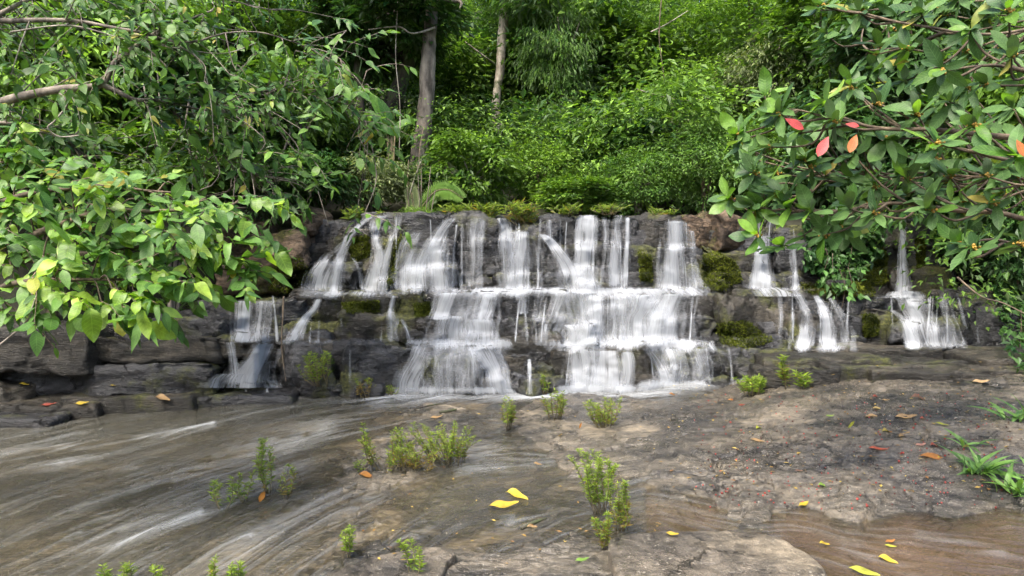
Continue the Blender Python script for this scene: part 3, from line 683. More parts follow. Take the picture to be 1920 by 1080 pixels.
S([(1432, 440, 30), (1430, 480, 40), (1428, 542, 60)], .82); S([(1412, 455, 8), (1408, 540, 10)], .5); S([(1488, 455, 14), (1490, 542, 24)], .66)
S([(1692, 428, 12), (1693, 480, 22), (1694, 550, 36)], .9)
S([(815, 430, 90), (805, 480, 130), (800, 552, 140)], .5); S([(985, 432, 90), (985, 480, 100), (985, 548, 120)], .5); S([(1125, 403, 110), (1120, 470, 110), (1115, 545, 120)], .46); S([(1265, 414, 70), (1268, 480, 90), (1272, 546, 110)], .48); S([(725, 404, 60), (715, 450, 50), (705, 554, 64)], .42)
# middle tier: spill along the ledge, then down
S([(720, 540, 330), (715, 551, 320), (712, 566, 310)], .62, edge=8); S([(1060, 534, 540), (1060, 547, 540), (1060, 566, 530)], .92, edge=8); S([(1290, 536, 160), (1300, 545, 150), (1300, 552, 140)], .5)
S([(1440, 538, 110), (1452, 545, 130), (1460, 553, 120)], .66); S([(1695, 545, 50), (1698, 551, 76), (1700, 556, 86)], .9)
S([(458, 562, 40), (456, 600, 44), (452, 640, 54)], .92); S([(496, 562, 40), (494, 600, 40), (490, 640, 44)], .8)
S([(598, 560, 12), (588, 580, 14), (566, 604, 20), (545, 640, 36)], .98); S([(560, 608, 12), (556, 640, 16)], .55); S([(598, 600, 7), (597, 640, 8)], .6); S([(640, 595, 7), (642, 640, 9)], .5)
S([(738, 553, 16), (734, 575, 14), (731, 600, 30), (730, 641, 36)], .68); S([(752, 598, 20), (762, 618, 10), (770, 641, 10)], .7)
S([(850, 548, 84), (840, 575, 70), (832, 596, 60)], .8); S([(915, 548, 66), (908, 580, 54), (902, 600, 40)], .74)
S([(842, 592, 80), (836, 615, 76), (832, 646, 84)], .88); S([(900, 598, 60), (902, 620, 66), (900, 646, 66)], .84)
S([(880, 548, 30), (872, 590, 34), (868, 646, 40)], .6); S([(936, 555, 20), (938, 585, 14), (930, 640, 18)], .5)
S([(978, 549, 40), (980, 570, 26), (978, 585, 22)], .62); S([(1012, 549, 40), (1008, 580, 30), (1004, 600, 40)], .66)
S([(1050, 549, 60), (1040, 580, 54), (1028, 604, 40)], .74); S([(1085, 548, 70), (1094, 580, 56), (1102, 610, 52), (1098, 646, 70)], .92); S([(1120, 552, 30), (1118, 600, 36), (1112, 646, 50)], .85)
S([(982, 610, 40), (975, 625, 34), (985, 646, 44)], .62); S([(1024, 606, 16), (1020, 646, 24)], .75); S([(1070, 608, 50), (1080, 625, 50), (1076, 646, 60)], .86)
S([(1165, 552, 60), (1150, 590, 54), (1146, 612, 56), (1150, 646, 66)], .74); S([(1215, 550, 80), (1205, 580, 56), (1196, 600, 50), (1196, 646, 70)], .84); S([(1258, 550, 70), (1242, 590, 56), (1232, 646, 60)], .88); S([(1300, 555, 50), (1296, 600, 40), (1300, 640, 50)], .52)
S([(1180, 552, 90), (1178, 646, 110)], .46); S([(1322, 580, 30), (1322, 640, 30)], .45)
S([(1462, 552, 16), (1466, 590, 14), (1460, 655, 18)], .56); S([(1496, 551, 30), (1508, 575, 24), (1514, 600, 24), (1506, 658, 36)], .88); S([(1528, 553, 20), (1544, 580, 26), (1552, 610, 30), (1552, 660, 42)], .82); S([(1556, 556, 18), (1574, 585, 26), (1586, 612, 34), (1592, 660, 60)], .78); S([(1480, 556, 12), (1486, 600, 16), (1478, 660, 30)], .6)
S([(1700, 552, 84), (1712, 575, 96), (1728, 600, 100), (1744, 654, 120)], .8); S([(1670, 580, 18), (1692, 598, 26), (1705, 625, 30), (1712, 652, 36)], .8); S([(1764, 555, 34), (1776, 590, 34), (1796, 652, 50)], .56); S([(1832, 612, 6), (1834, 645, 10)], .7); S([(1880, 560, 26), (1882, 640, 26)], .35); S([(1796, 555, 10), (1806, 600, 10), (1826, 645, 12)], .45)
S([(880, 549, 140), (872, 600, 130), (866, 646, 140)], .56); S([(1130, 550, 230), (1130, 600, 220), (1130, 646, 250)], .58); S([(1250, 550, 170), (1245, 600, 150), (1240, 646, 170)], .52); S([(1010, 549, 110), (1008, 600, 90), (1004, 646, 100)], .40)
# lower tier
S([(560, 632, 230), (545, 642, 210), (530, 654, 190)], .5, edge=8); S([(860, 630, 210), (858, 644, 210), (858, 664, 210)], .96, edge=8); S([(1180, 630, 340), (1180, 646, 350), (1180, 668, 350)], .94, edge=8)
S([(498, 642, 40), (484, 670, 46), (470, 692, 64), (458, 718, 90)], 1.0); S([(525, 650, 14), (520, 690, 16), (524, 712, 20)], .5); S([(430, 640, 30), (436, 670, 20), (440, 712, 30)], .6); S([(455, 700, 120), (448, 712, 160), (445, 724, 190)], .8, edge=1.6)
S([(800, 646, 60), (786, 680, 50), (770, 712, 50), (766, 740, 54)], .86); S([(848, 646, 90), (838, 690, 84), (828, 740, 80)], .64); S([(900, 648, 70), (912, 670, 56), (930, 705, 44), (942, 740, 46)], .9); S([(880, 650, 60), (884, 690, 70), (882, 740, 76)], .58); S([(930, 655, 30), (948, 690, 26), (955, 738, 24)], .52)
S([(850, 648, 180), (852, 740, 200)], .52)
S([(656, 655, 5), (656, 720, 6)], .6); S([(992, 672, 9), (993, 700, 10), (993, 738, 12)], .8)
S([(1085, 654, 70), (1090, 680, 66), (1088, 738, 64)], .86); S([(1140, 656, 60), (1140, 690, 64), (1136, 738, 66)], .88); S([(1176, 658, 30), (1178, 700, 30), (1170, 735, 34)], .8); S([(1110, 656, 140), (1118, 738, 150)], .6); S([(1265, 652, 130), (1275, 690, 120), (1255, 732, 150)], .55)
S([(1215, 652, 40), (1236, 680, 34), (1248, 712, 40), (1240, 732, 60)], .92); S([(1262, 654, 60), (1272, 685, 56), (1262, 728, 70)], .78); S([(1310, 652, 60), (1318, 680, 60), (1320, 712, 60)], .52); S([(1348, 656, 40), (1362, 672, 40), (1368, 690, 40)], .5)
S([(850, 720, 210), (850, 733, 225), (850, 746, 235)], 1.0, off=.07, edge=8); S([(1150, 716, 190), (1150, 730, 210), (1150, 745, 220)], 1.0, off=.07, edge=8); S([(1262, 706, 130), (1260, 722, 150), (1256, 738, 160)], 1.0, off=.07, edge=8)
sr_ = random.Random(3)
for y0, y1, xs in ((408, 550, ((700, 750), (775, 880), (880, 1010), (1010, 1180), (1230, 1310), (1405, 1500), (1680, 1705))), (552, 645, ((430, 520), (560, 600), (715, 770), (815, 950), (960, 1130), (1120, 1330), (1455, 1600), (1660, 1810))), (650, 738, ((440, 520), (760, 955), (1050, 1220), (1200, 1370)))):
    for x0, x1 in xs:                                # single threads between the heavier veils
        for k in range(int((x1 - x0) / 22) + 1):
            x = sr_.uniform(x0, x1); a = y0 + sr_.uniform(0, .45) * (y1 - y0) * (sr_.random() < .6); w = sr_.uniform(3, 8); lean = sr_.uniform(-10, 10)
            stream([(x, a, w), (x + lean * .6, (a + y1) / 2, w * 1.3), (x + lean, y1, w * 1.9)], sr_.uniform(.55, .85), off=.02, veil=False)

# ================================================================== FOLIAGE
def unit(v): return v / (np.linalg.norm(v, axis=-1, keepdims=True) + 1e-9)
def leaf_template(nseg, w, fold=0.12, droop=0.15, peak=0.5, power=0.9, tip=0.0, curl=0.0):
    t = np.linspace(0, 1, nseg + 1)
    g = np.sin(np.pi * t ** (math.log(0.5) / math.log(peak))) ** power * (1 - tip * t ** 3)
    hw = 0.5 * w * np.clip(g, 0.0, 1); hw[0] = 0.012; hw[-1] = 0.004
    z = -droop * t ** 2 + curl * np.sin(t * 7) * 0.04
    V = []; uv = []
    for k in range(nseg + 1):
        for s in (-1, 0, 1):
            V.append((s * hw[k] * math.cos(fold), t[k] - droop * 0.15 * t[k] ** 2, z[k] + abs(s) * (hw[k] * math.sin(fold) + curl * 0.03 * math.sin(9 * t[k] + s)))); uv.append((s, t[k]))
    a = np.arange((nseg + 1) * 3).reshape(nseg + 1, 3)
    Qs = np.stack([a[:-1, :-1], a[:-1, 1:], a[1:, 1:], a[1:, :-1]], -1).reshape(-1, 4)
    return np.array(V), Qs, np.array(uv)
def far_leaf(w, fold=0.08, droop=0.12):
    return np.array([(0, 0, 0), (-w / 2, .42, fold), (0, 1, -droop), (w / 2, .42, fold)]), np.array([(0, 2, 1), (0, 3, 2)]), np.array([(0, 0), (-1, .4), (0, 1), (1, .4)])

def frames(dirs, nrm):
    Y = unit(dirs); X = unit(np.cross(Y, nrm)); Z = np.cross(X, Y)
    return np.stack([X, Y, Z], -1)            # columns
def place(tmpl, pos, dirs, nrm, size):
    V, Fc, uv = tmpl; R = frames(dirs, nrm); n = len(pos)
    W_ = np.einsum('nij,mj->nmi', R, V) * np.asarray(size)[:, None, None] + pos[:, None]
    Fa = (Fc[None] + (np.arange(n) * len(V))[:, None, None]).reshape(-1, Fc.shape[1])
    return W_.reshape(-1, 3), Fa, np.tile(uv, (n, 1)), len(V)

def clump_leaves(rng, n, rad, llen, ncl, droop=0.35, upn=0.9, shell=0.45, spread=0.27):
    """leaf positions, directions, normals, sizes and tones gathered in clumps through an ellipsoid"""
    u = unit(rng.normal(size=(ncl, 3))); rr_ = (shell + (1 - shell) * rng.random(ncl)) ** 0.8
    cc = u * rr_[:, None]; cr = spread * rng.uniform(.6, 1.35, ncl); ct = rng.normal(0, .17, ncl)
    i = rng.integers(0, ncl, n)
    off = rng.normal(size=(n, 3)) * np.array([.62, .62, .42]) * cr[i][:, None]
    p = (cc[i] + off)
    out = unit(off + 0.35 * cc[i] + 0.25 * rng.normal(size=(n, 3)))
    d = out * np.array([1, 1, .45]) + np.array([0, 0, -droop]) + .25 * rng.normal(size=(n, 3))
    nr = np.array([0, 0, upn]) + .5 * out + .38 * rng.normal(size=(n, 3))
    return p * np.asarray(rad), unit(d), unit(nr), llen * rng.uniform(.65, 1.3, n), np.clip(.42 + ct[i] + .17 * rng.normal(size=n), 0, 1)

LM = {}  # leaf colours also stand in for sunlit and shady crowns
LM['mid'] = leafmat('leaf_mid_green', (0.038, 0.095, 0.013), (0.155, 0.26, 0.034), .38, .45)
LM['bright'] = leafmat('leaf_bright_green', (0.052, 0.125, 0.018), (0.22, 0.345, 0.05), .4, .5)
LM['dark'] = leafmat('leaf_dark_green', (0.015, 0.050, 0.014), (0.075, 0.155, 0.038), .28, .36)
LM['light'] = leafmat('leaf_light_green', (0.055, 0.13, 0.025), (0.20, 0.33, 0.07), .38, .48)
LM['pale'] = leafmat('leaf_pale_green', (0.06, 0.085, 0.03), (0.24, 0.28, 0.13), .3, .5)
LM['mixed'] = leafmat('leaf_forest', (0.024, 0.072, 0.014), (0.195, 0.32, 0.055), .38, .48)
SPEC = {  # leaf mat, length, width ratio, droop, n, clumps
    'mid': ('mid', .16, .46, .35, 4600, 46), 'bright': ('bright', .11, .44, .3, 6000, 70), 'dark': ('dark', .18, .42, .45, 4200, 40),
    'light': ('light', .10, .40, .35, 7000, 80), 'pale': ('pale', .16, .26, .6, 5200, 60), 'hanging': ('light', .17, .22, 1.2, 3800, 50), 'fine': ('bright', .08, .46, .25, 8000, 90)}
CROWN = {}
for k, (mk, ll, wr, dr, n, ncl) in SPEC.items():
    for v in range(2):
        rng = np.random.default_rng(hash_ := (sum(map(ord, k)) * 7 + v))
        p, d, nr, sz, tn = clump_leaves(rng, n, (1, 1, 1), ll, ncl, dr)
        V, Fa, uv, m = place(far_leaf(wr), p, d, nr, sz)
        CROWN[(k, v)] = mesh('crown_' + k, V, Fa, LM[mk], uv, {'tone': np.repeat(tn, m)}, smooth=False)
BARK = {'grey': barkmat('bark_grey', (0.06, 0.048, 0.036), (0.25, 0.21, 0.165), 1.0), 'dark': barkmat('bark_dark', (0.014, 0.011, 0.008), (0.06, 0.048, 0.034), 1.0, .8), 'pale': barkmat('bark_pale', (0.16, 0.135, 0.10), (0.42, 0.37, 0.30), 1.4, .3), 'brown': barkmat('bark_brown', (0.05, 0.035, 0.022), (0.17, 0.125, 0.08), 2.0)}
TRUNK = {}
def generic_trunk(kind, seed):
    rng = np.random.default_rng(seed); a = Acc()
    for s in range(5):
        b = np.array([rng.normal(0, .03), rng.normal(0, .03), -1.0]); e = unit(rng.normal(size=3)) * .75; e[2] = abs(e[2]) * .6
        mid = (b + e) / 2 + rng.normal(0, .12, 3); mid[2] = -.25
        a.tube([b, mid * np.array([.5, .5, 1]), e], [.035, .026, .008], 6, 9)
    return a.mesh('trunk', BARK[kind])
for k in range(3): TRUNK[k] = generic_trunk(['brown', 'dark', 'grey'][k], k)
cnt = [0]
def tree(name, label, px, py, d, rx, rz, kind, trunk=None, bark='brown', cat='tree', group=None):
    """crown centred at the given spot; the stem reaches the slope under it"""
    c = P(px, py, d); s = d / F; cnt[0] += 1
    gz = float(hillz(c[0], c[1])) if d > 8.6 else -0.1
    base = Vector((c[0], c[1], min(gz, c[2] - rz * s * .6)))
    if trunk is not None: base = Vector(P(*trunk[-1][:3]))
    root = empty(name, base, label=label, cat=cat, group=group)
    o = bpy.data.objects.new('crown', CROWN[(kind, cnt[0] % 2)]); COL.objects.link(o); o.parent = root
    o.location = Vector(c) - base; o.scale = (rx * s, (rx + rz) * .5 * s, rz * s); o.rotation_euler = (0, 0, cnt[0] * 1.3)
    if trunk is None:
        h = c[2] - base.z
        t = bpy.data.objects.new('trunk', TRUNK[cnt[0] % 3]); COL.objects.link(t); t.parent = root
        t.location = (0, 0, h); t.scale = (rx * s, rx * s, h)
    else:
        pts = [P(*q[:3]) for q in trunk]; rad = [q[3] * q[2] / F / 2 for q in trunk]
        a = Acc(); a.tube(pts[::-1], rad[::-1], 14, 40, rough=.18, seed=cnt[0])
        top = pts[0]; rng = np.random.default_rng(cnt[0])
        for s_ in range(6):
            e = c + unit(rng.normal(size=3)) * np.array([rx, rx * .7, rz]) * s * .8
            k = pts[0] * .75 + pts[min(1, len(pts) - 1)] * .25 if s_ % 2 else top
            a.tube([k, (k + e) / 2 + rng.normal(0, .12, 3), e], [rad[0] * .55, rad[0] * .35, rad[0] * .1], 7, 10)
        obj('trunk', a.mesh('trunk', BARK[bark]), root)
    return root

T = tree
T('forest_tree', 'tall tree with thick dark mottled trunk behind the grassy cliff lip', 770, 20, 12.8, 135, 70, 'dark', trunk=[(812, -20, 12.6, 22), (806, 60, 12.6, 25), (803, 120, 12.6, 27), (798, 210, 12.6, 28), (788, 280, 12.6, 33), (780, 345, 12.6, 40), (776, 410, 12.6, 48)], bark='grey')
T('forest_tree', 'slender tree with pale whitish trunk standing above the falls', 965, -25, 15, 95, 70, 'light', trunk=[(948, -30, 15, 16), (942, 60, 15, 18), (938, 130, 15, 17), (930, 190, 15, 17), (934, 240, 15, 20), (944, 300, 15, 24), (944, 330, 15, 26)], bark='pale')
T('forest_tree', 'dark leaning tree just behind the thick mottled trunk', 700, 60, 13.6, 100, 85, 'dark', trunk=[(770, 100, 13.6, 26), (752, 150, 13.6, 30), (738, 200, 13.6, 34), (722, 250, 13.6, 34), (716, 330, 13.6, 36)], bark='dark')
T('forest_tree', 'thin dark tree trunk between the pale trunk and the right-hand slope', 1035, 60, 16, 80, 75, 'hanging', trunk=[(1032, 90, 16, 8), (1030, 180, 16, 9), (1028, 250, 16, 11), (1030, 310, 16, 13)], bark='brown')
T('forest_tree', 'thin dark trunk rising left of the dark leaning tree', 640, -10, 13.2, 90, 60, 'mid', trunk=[(672, 10, 13.2, 12), (668, 100, 13.2, 13), (676, 200, 13.2, 14), (680, 320, 13.2, 17)], bark='dark')
for a in (
    ('shrub', 'dark glossy shrub above the brown boulders at the cliff end', 600, 345, 11.0, 78, 55, 'dark'),
    ('shrub', 'pale drooping narrow-leaved shrub beside the thick mottled trunk', 695, 335, 11.3, 78, 48, 'pale'),
    ('shrub', 'green shrub directly behind the tufted grass on the lip', 880, 325, 11.5, 84, 78, 'mid'),
    ('shrub', 'tall bright shrub below the foot of the pale trunk', 1015, 325, 12.2, 76, 60, 'bright'),
    ('shrub', 'dark low shrub above the widest upper cascade', 1085, 365, 11.3, 80, 36, 'mid'),
    ('shrub', 'spreading green shrub above the upper cascade beside the brown boulder', 1195, 335, 11.6, 90, 66, 'light'),
    ('shrub', 'light fine-leaved shrub over the brown boulder on the lip', 1320, 315, 11.6, 96, 90, 'light'),
    ('shrub', 'small dark shrub in the hollow behind the fern frond', 820, 345, 11.9, 70, 50, 'dark'),
    ('tree', 'round light green tree on the slope right of the pale trunk', 1255, 235, 13.2, 110, 95, 'light'),
    ('tree', 'dark hollow-crowned tree between the two pale green crowns', 1125, 265, 13.6, 95, 66, 'dark'),
    ('tree', 'mid green tree high on the slope at top centre', 1160, 120, 15.2, 120, 90, 'mid'),
    ('tree', 'yellow-green tree seen between the thick mottled and pale trunks', 866, 185, 16.2, 66, 70, 'bright'),
    ('tree', 'sunlit yellow-green tree touching the top edge left of the thick trunk', 640, 60, 14.6, 100, 76, 'bright'),
    ('tree', 'fine-leaved bright tree halfway up the right slope', 1335, 190, 13.6, 110, 90, 'fine'),
    ('tree', 'bright yellow-green tree near the top edge on the right slope', 1390, 60, 14.6, 130, 86, 'fine'),
    ('tree', 'light tree hanging over the slope beside the red leaves', 1430, 300, 11.6, 104, 84, 'light'),
    ('tree', 'green tree at the top edge above the red leaves', 1540, 60, 12.2, 110, 90, 'mid'),
    ('tree', 'dark tree filling the gap behind the red and orange leaves', 1570, 260, 10.9, 118, 104, 'dark'),
    ('tree', 'dark tree behind the big-leaved branches at upper right', 1720, 110, 10.6, 140, 120, 'dark'),
    ('tree', 'dark shrubby tree above the right-hand falls', 1720, 330, 10.9, 140, 86, 'dark'),
    ('tree', 'dark tree at the right edge behind the large leaves', 1880, 240, 9.6, 130, 160, 'mid'),
    ('shrub', 'dense shrub rooted on the right bank beside the last cascade', 1905, 440, 9.2, 70, 100, 'dark'),
    ('shrub', 'dark shrub behind the upper leaves of the left bush', 480, 330, 9.9, 112, 70, 'dark'),
    ('shrub', 'green shrub on the left bank behind the crumpled yellow leaves', 320, 310, 9.3, 120, 74, 'mid'),
    ('shrub', 'shady shrub at the left edge below the bare limb', 100, 330, 9.0, 140, 84, 'dark'),
    ('tree', 'dark tree crown behind the tangled vines on the left', 420, 200, 11.2, 125, 92, 'dark'),
    ('tree', 'green tree crown right of the bare limb fork', 565, 190, 12.0, 90, 80, 'mid'),
    ('tree', 'dark tree crown straight behind the fork of the bare limb', 250, 110, 11.2, 140, 100, 'dark'),
    ('tree', 'green tree crown in the upper left corner', 60, 90, 11.0, 140, 120, 'mid'),
    ('tree', 'tree with long drooping leaves right of the pale trunk', 1050, 105, 14.3, 70, 80, 'hanging'),
    ('shrub', 'broad-leaved dark shrub in the hollow below the dead branch', 1200, 265, 12.6, 70, 44, 'dark'),
    ('shrub', 'pale narrow-leaved shrub on the slope above the brown boulder', 1300, 260, 12.7, 70, 46, 'pale'),
    ('tree', 'drooping pale tree on the right slope below the top edge', 1440, 150, 12.8, 84, 74, 'pale'),
    ('shrub', 'broad-leaved shrub at the foot of the pale trunk', 890, 290, 13.0, 44, 36, 'mid'),
    ('tree', 'sunlit tree crown at the top edge above the tangled vines', 440, 20, 13.2, 140, 80, 'bright')):
    T(*a[:2], *a[2:7], a[7], cat=a[0])

# the rest of the wood: one mass of leaves on the slope
rng = np.random.default_rng(5); acc = Acc(); fl = far_leaf(.42)
spots = []
for k in range(460):
    d = 13.6 + 14 * rng.random() ** 1.2; px = rng.uniform(-200, 2120); X = (px - CX) / F * d
    if k >= 350: d = rng.uniform(17, 26); X = (px - CX) / F * d
    gz = float(hillz(X, d)); top = ZC + (CY + 60) / F * d
    z = gz + rng.uniform(.1, 1.0) * max(1.0, (top - gz)) if rng.random() < .75 else gz + .6
    if k >= 350: z = ZC + (CY - rng.uniform(-60, 130)) / F * d
    if (d < 16.2 and 880 < px < 1000 and z < 6.5) or (d < 13.4 and 770 < px < 830): continue
    spots.append((X, d, z))
for k in range(34):
    d = rng.uniform(16, 18); X = (rng.uniform(790, 1110) - CX) / F * d; spots.append((X, d, ZC + (CY - rng.uniform(60, 330)) / F * d))
for k in range(46):                                   # low growth just behind the lip
    d = rng.uniform(12.3, 14.2); px = rng.uniform(560, 1480); X = (px - CX) / F * d
    if not (760 < px < 835 or 890 < px < 990): spots.append((X, d, float(hillz(X, d)) + rng.uniform(.2, 1.3)))
for k in range(60):                                   # banks to either side
    s = -1 if k % 2 else 1; Y = rng.uniform(8.8, 12.5); X = s * rng.uniform(5.6, 10.5)
    spots.append((X, Y, float(hillz(X, Y)) + rng.uniform(.2, 3.8)))
for (X, Y, Z) in spots:
    r = rng.uniform(.7, 1.5); n = int(800 * r)
    p, d, nr, sz, tn = clump_leaves(rng, n, (r, r, r * .75), rng.choice([.085, .11, .15, .2]), 18, rng.choice([.25, .35, .5]), spread=.36)
    V, Fa, uv, m = place(fl, p + np.array([X, Y, Z]), d, nr, sz)
    acc.add(V, None, Fa, uv, np.repeat(np.clip(tn * .95 + rng.normal(-.03, .3), 0, 1), m))  # tone shift per clump colours some as pale lit, others as shaded
obj('forest', acc.mesh('forest', LM['mixed'], smooth=False), kind='stuff', label='dense green jungle filling the slope behind the falls', cat='forest')

# ------------------------------------------------------------------ big leaves near the viewer
def near_mats(nm, dark, light, trans, rough, spec=.5):
    return leafmat(nm + '_single', dark, light, trans, rough, spec, use='obj', vein=True), leafmat(nm + '_mass', dark, light, trans, rough, spec, use='tone', vein=True)
NM = {'ficus': near_mats('big_leaf_green', (0.036, 0.085, 0.026), (0.11, 0.205, 0.055), .26, .45, .3),
      'ficus_new': near_mats('big_leaf_fresh', (0.065, 0.16, 0.018), (0.19, 0.34, 0.05), .42, .4),
      'bush': near_mats('bush_leaf_green', (0.036, 0.105, 0.016), (0.13, 0.25, 0.042), .32, .44, .34),
      'bush_new': near_mats('bush_leaf_yellow', (0.11, 0.22, 0.02), (0.29, 0.42, 0.05), .45, .42),
      'upper': near_mats('canopy_leaf_green', (0.024, 0.080, 0.012), (0.115, 0.22, 0.032), .34, .42, .34)}
NM['red'] = (leafmat('red_leaf', (0.45, 0.05, 0.05), (0.62, 0.09, 0.08), .35, .45, use='obj', vein=True),) * 2
NM['orange'] = (leafmat('orange_leaf', (0.42, 0.11, 0.02), (0.6, 0.2, 0.03), .35, .5, use='obj', vein=True),) * 2
TF = [leaf_template(7, .40, .22, .18, .56, .75), leaf_template(7, .44, .15, .05, .58, .7), leaf_template(7, .36, .3, .32, .55, .8, curl=.5), leaf_template(7, .33, .45, .5, .6, .8, curl=1.1), leaf_template(7, .48, .08, -.12, .54, .7, curl=.9)]
TB = [leaf_template(7, .42, .18, .25, .42, .85, .3), leaf_template(7, .46, .1, .12, .44, .8, .3), leaf_template(7, .38, .3, .4, .42, .9, .3, curl=.8), leaf_template(7, .34, .5, .6, .4, .9, .3, curl=1.3), leaf_template(7, .5, .06, -.1, .45, .8, .3, curl=1.0)]
TY = [leaf_template(8, .52, .25, .3, .45, .7, .2, curl=1.6), leaf_template(8, .46, .35, .2, .45, .75, .2, curl=1.2)]
LMESH = {}
def leaf_mesh(sp, k):
    tl = TY if sp == 'bush_new' else (TB if sp in ('bush', 'upper') else TF)
    k = k % len(tl)
    if (sp, k) not in LMESH: LMESH[(sp, k)] = mesh('leaf_' + sp, tl[k][0], tl[k][1], NM[sp][0], tl[k][2])
    return LMESH[(sp, k)], tl[k]
class LeafBag:
    def __init__(s): s.L = []
    def add(s, pos, d, n, size, sp, k, tone=.5): s.L.append((np.array(pos, float), np.array(d, float), np.array(n, float), size, sp, k, tone))
    def build(s, root, limit=295):
        def vis(l):
            p = l[0] + l[1] * l[3] * .5; x, y = CX + p[0] / p[1] * F, CY + (ZC - p[2]) / p[1] * F
            return l[3] / p[1] if (-10 < x < 1930 and -10 < y < 1090) else 0
        s.L.sort(key=vis, reverse=True); base = Vector(root.location)
        for l in s.L[:limit]:
            me, _ = leaf_mesh(l[4], l[5]); R = frames(l[1][None], l[2][None])[0] * l[3]
            o = bpy.data.objects.new('leaf', me); COL.objects.link(o); o.parent = root
            m4 = Matrix(R.tolist()).to_4x4(); m4.translation = Vector(l[0]) - base; o.matrix_basis = m4
        rest = s.L[limit:]
        if rest:
            a = Acc(); mats = sorted({l[4] for l in rest}); groups = []
            for sp in mats:
                for k in range(5):
                    g = [l for l in rest if l[4] == sp and l[5] % 5 == k]
                    if not g: continue
                    _, tm = leaf_mesh(sp, k)
                    V, Fa, uv, m = place(tm, np.array([l[0] for l in g]), np.array([l[1] for l in g]), np.array([l[2] for l in g]), np.array([l[3] for l in g]))
                    a.add(V, Fa, None, uv, np.repeat([l[6] for l in g], m)); groups.append((sp, len(Fa)))
            me = a.mesh('foliage', None); mi = []
            for sp in mats: me.materials.append(NM[sp][1])
            for sp, n in groups: mi += [mats.index(sp)] * n
            me.polygons.foreach_set('material_index', np.array(mi, np.int32))
            obj('foliage', me, root, kind='stuff')
def limb(root, pts, bark, name='limb', sides=9, n=26, rough=.1):
    q = spline(np.array([P(*p[:3]) for p in pts]), len(pts) * 3); r = np.interp(np.linspace(0, 1, len(q)), np.linspace(0, 1, len(pts)), [p[3] for p in pts])
    q[1:-1] += .022 * np.stack([fbm(q * 3 + k * 9.1, 2, 77) for k in range(3)], -1)[1:-1]
    a = Acc(); a.tube(q, r, sides, max(n, len(q) * 2), rough=rough)
    return a, spline(np.array(q), 40)

# ---- right: large-leaved tree reaching in from the bank
rroot = empty('large_leaved_tree', (4.15, 3.75, 0.1), label='tree with large oval leaves in rosettes reaching in from the right', cat='tree')
a = Acc(); a.tube([(4.15, 3.75, -.1), (4.1, 3.75, 1.0), (4.2, 3.8, 2.4), (4.1, 3.9, 4.2)], [.13, .11, .1, .06], 12, 30, rough=.12)
obj('trunk', a.mesh('trunk', BARK['brown']), rroot)
rl = []
for pts in ([(2330, 300, 3.8, 0.0270), (2000, 262, 3.7, 0.0180), (1800, 250, 3.7, 0.0132), (1620, 240, 3.75, 0.0090), (1480, 205, 3.9, 0.0042)],
            [(2380, 380, 3.7, 0.0240), (2050, 330, 3.4, 0.0156), (1880, 292, 3.1, 0.0090), (1780, 275, 3.05, 0.0036)],
            [(2300, 20, 4.0, 0.0210), (2000, 40, 3.9, 0.0096), (1850, 62, 3.8, 0.0072), (1700, 40, 3.8, 0.0072), (1540, 20, 4.1, 0.0036)],
            [(2380, 480, 3.8, 0.0270), (2050, 430, 3.8, 0.0180), (1800, 388, 3.9, 0.0120), (1600, 392, 4.1, 0.0078), (1430, 400, 4.3, 0.0036)],
            [(2380, 560, 3.7, 0.0180), (2050, 500, 3.4, 0.0108), (1900, 450, 3.2, 0.0072), (1810, 458, 3.15, 0.0030)],
            [(2300, 200, 3.8, 0.0210), (2000, 150, 3.4, 0.0132), (1860, 118, 3.3, 0.0072), (1760, 130, 3.4, 0.0036)],
            [(2330, 320, 4.0, 0.0180), (1900, 330, 4.3, 0.0120), (1700, 330, 4.4, 0.0072), (1540, 325, 4.5, 0.0036)],
            [(2300, -60, 3.8, 0.0180), (1950, -40, 3.9, 0.0120), (1750, -20, 4.1, 0.0060), (1620, 110, 4.4, 0.0030)]):
    la, ctr = limb(rroot, pts, 'brown'); rl.append([la, ctr])
rng = np.random.default_rng(21); bag = LeafBag(); fruits = []
ROS = [(1433, 180, 3.9), (1460, 212, 3.85), (1443, 276, 3.95), (1385, 252, 4.1), (1567, 227, 3.7), (1545, 195, 3.8), (1597, 165, 3.9), (1543, 12, 4.0), (1820, 55, 3.45), (1767, 130, 3.3), (1897, 102, 3.2), (1827, 235, 3.1), (1905, 292, 2.95), (1758, 270, 3.05), (1900, 205, 3.2), (1647, 195, 3.75), (1703, 92, 3.8), (1727, 25, 3.8), (1547, 330, 4.3), (1442, 346, 4.3), (1703, 335, 4.1), (1640, 350, 4.2), (1600, 290, 4.1),
       (1423, 392, 4.2), (1480, 388, 4.1), (1420, 440, 4.1), (1467, 462, 4.1), (1520, 395, 4.0), (1593, 392, 3.9), (1640, 400, 3.9), (1547, 440, 4.0), (1827, 465, 3.1), (1800, 455, 3.2), (1913, 457, 3.0), (1863, 380, 3.5), (1747, 393, 3.8), (1370, 372, 4.5), (1660, 260, 3.9), (1720, 215, 3.7), (1780, 190, 3.6), (1850, 160, 3.5), (1890, 20, 3.3), (1640, 130, 4.0), (1680, 30, 4.0), (1780, 330, 3.8), (1850, 330, 3.5), (1620, 20, 4.2), (1500, 250, 4.0), (1510, 300, 4.3)]
for k in range(80): ROS.append((rng.uniform(1540 + (k % 3) * 60, 1930), rng.uniform(-20, 400), rng.uniform(3.9, 5.2)))
for k in range(26): ROS.append((rng.uniform(1390, 1640), rng.uniform(200, 440), rng.uniform(4.1, 4.8)))
fresh = {(1433, 180), (1385, 252), (1545, 195), (1827, 235), (1905, 292), (1758, 270), (1442, 346), (1370, 372), (1423, 392), (1420, 440), (1800, 455), (1480, 388), (1467, 462)}
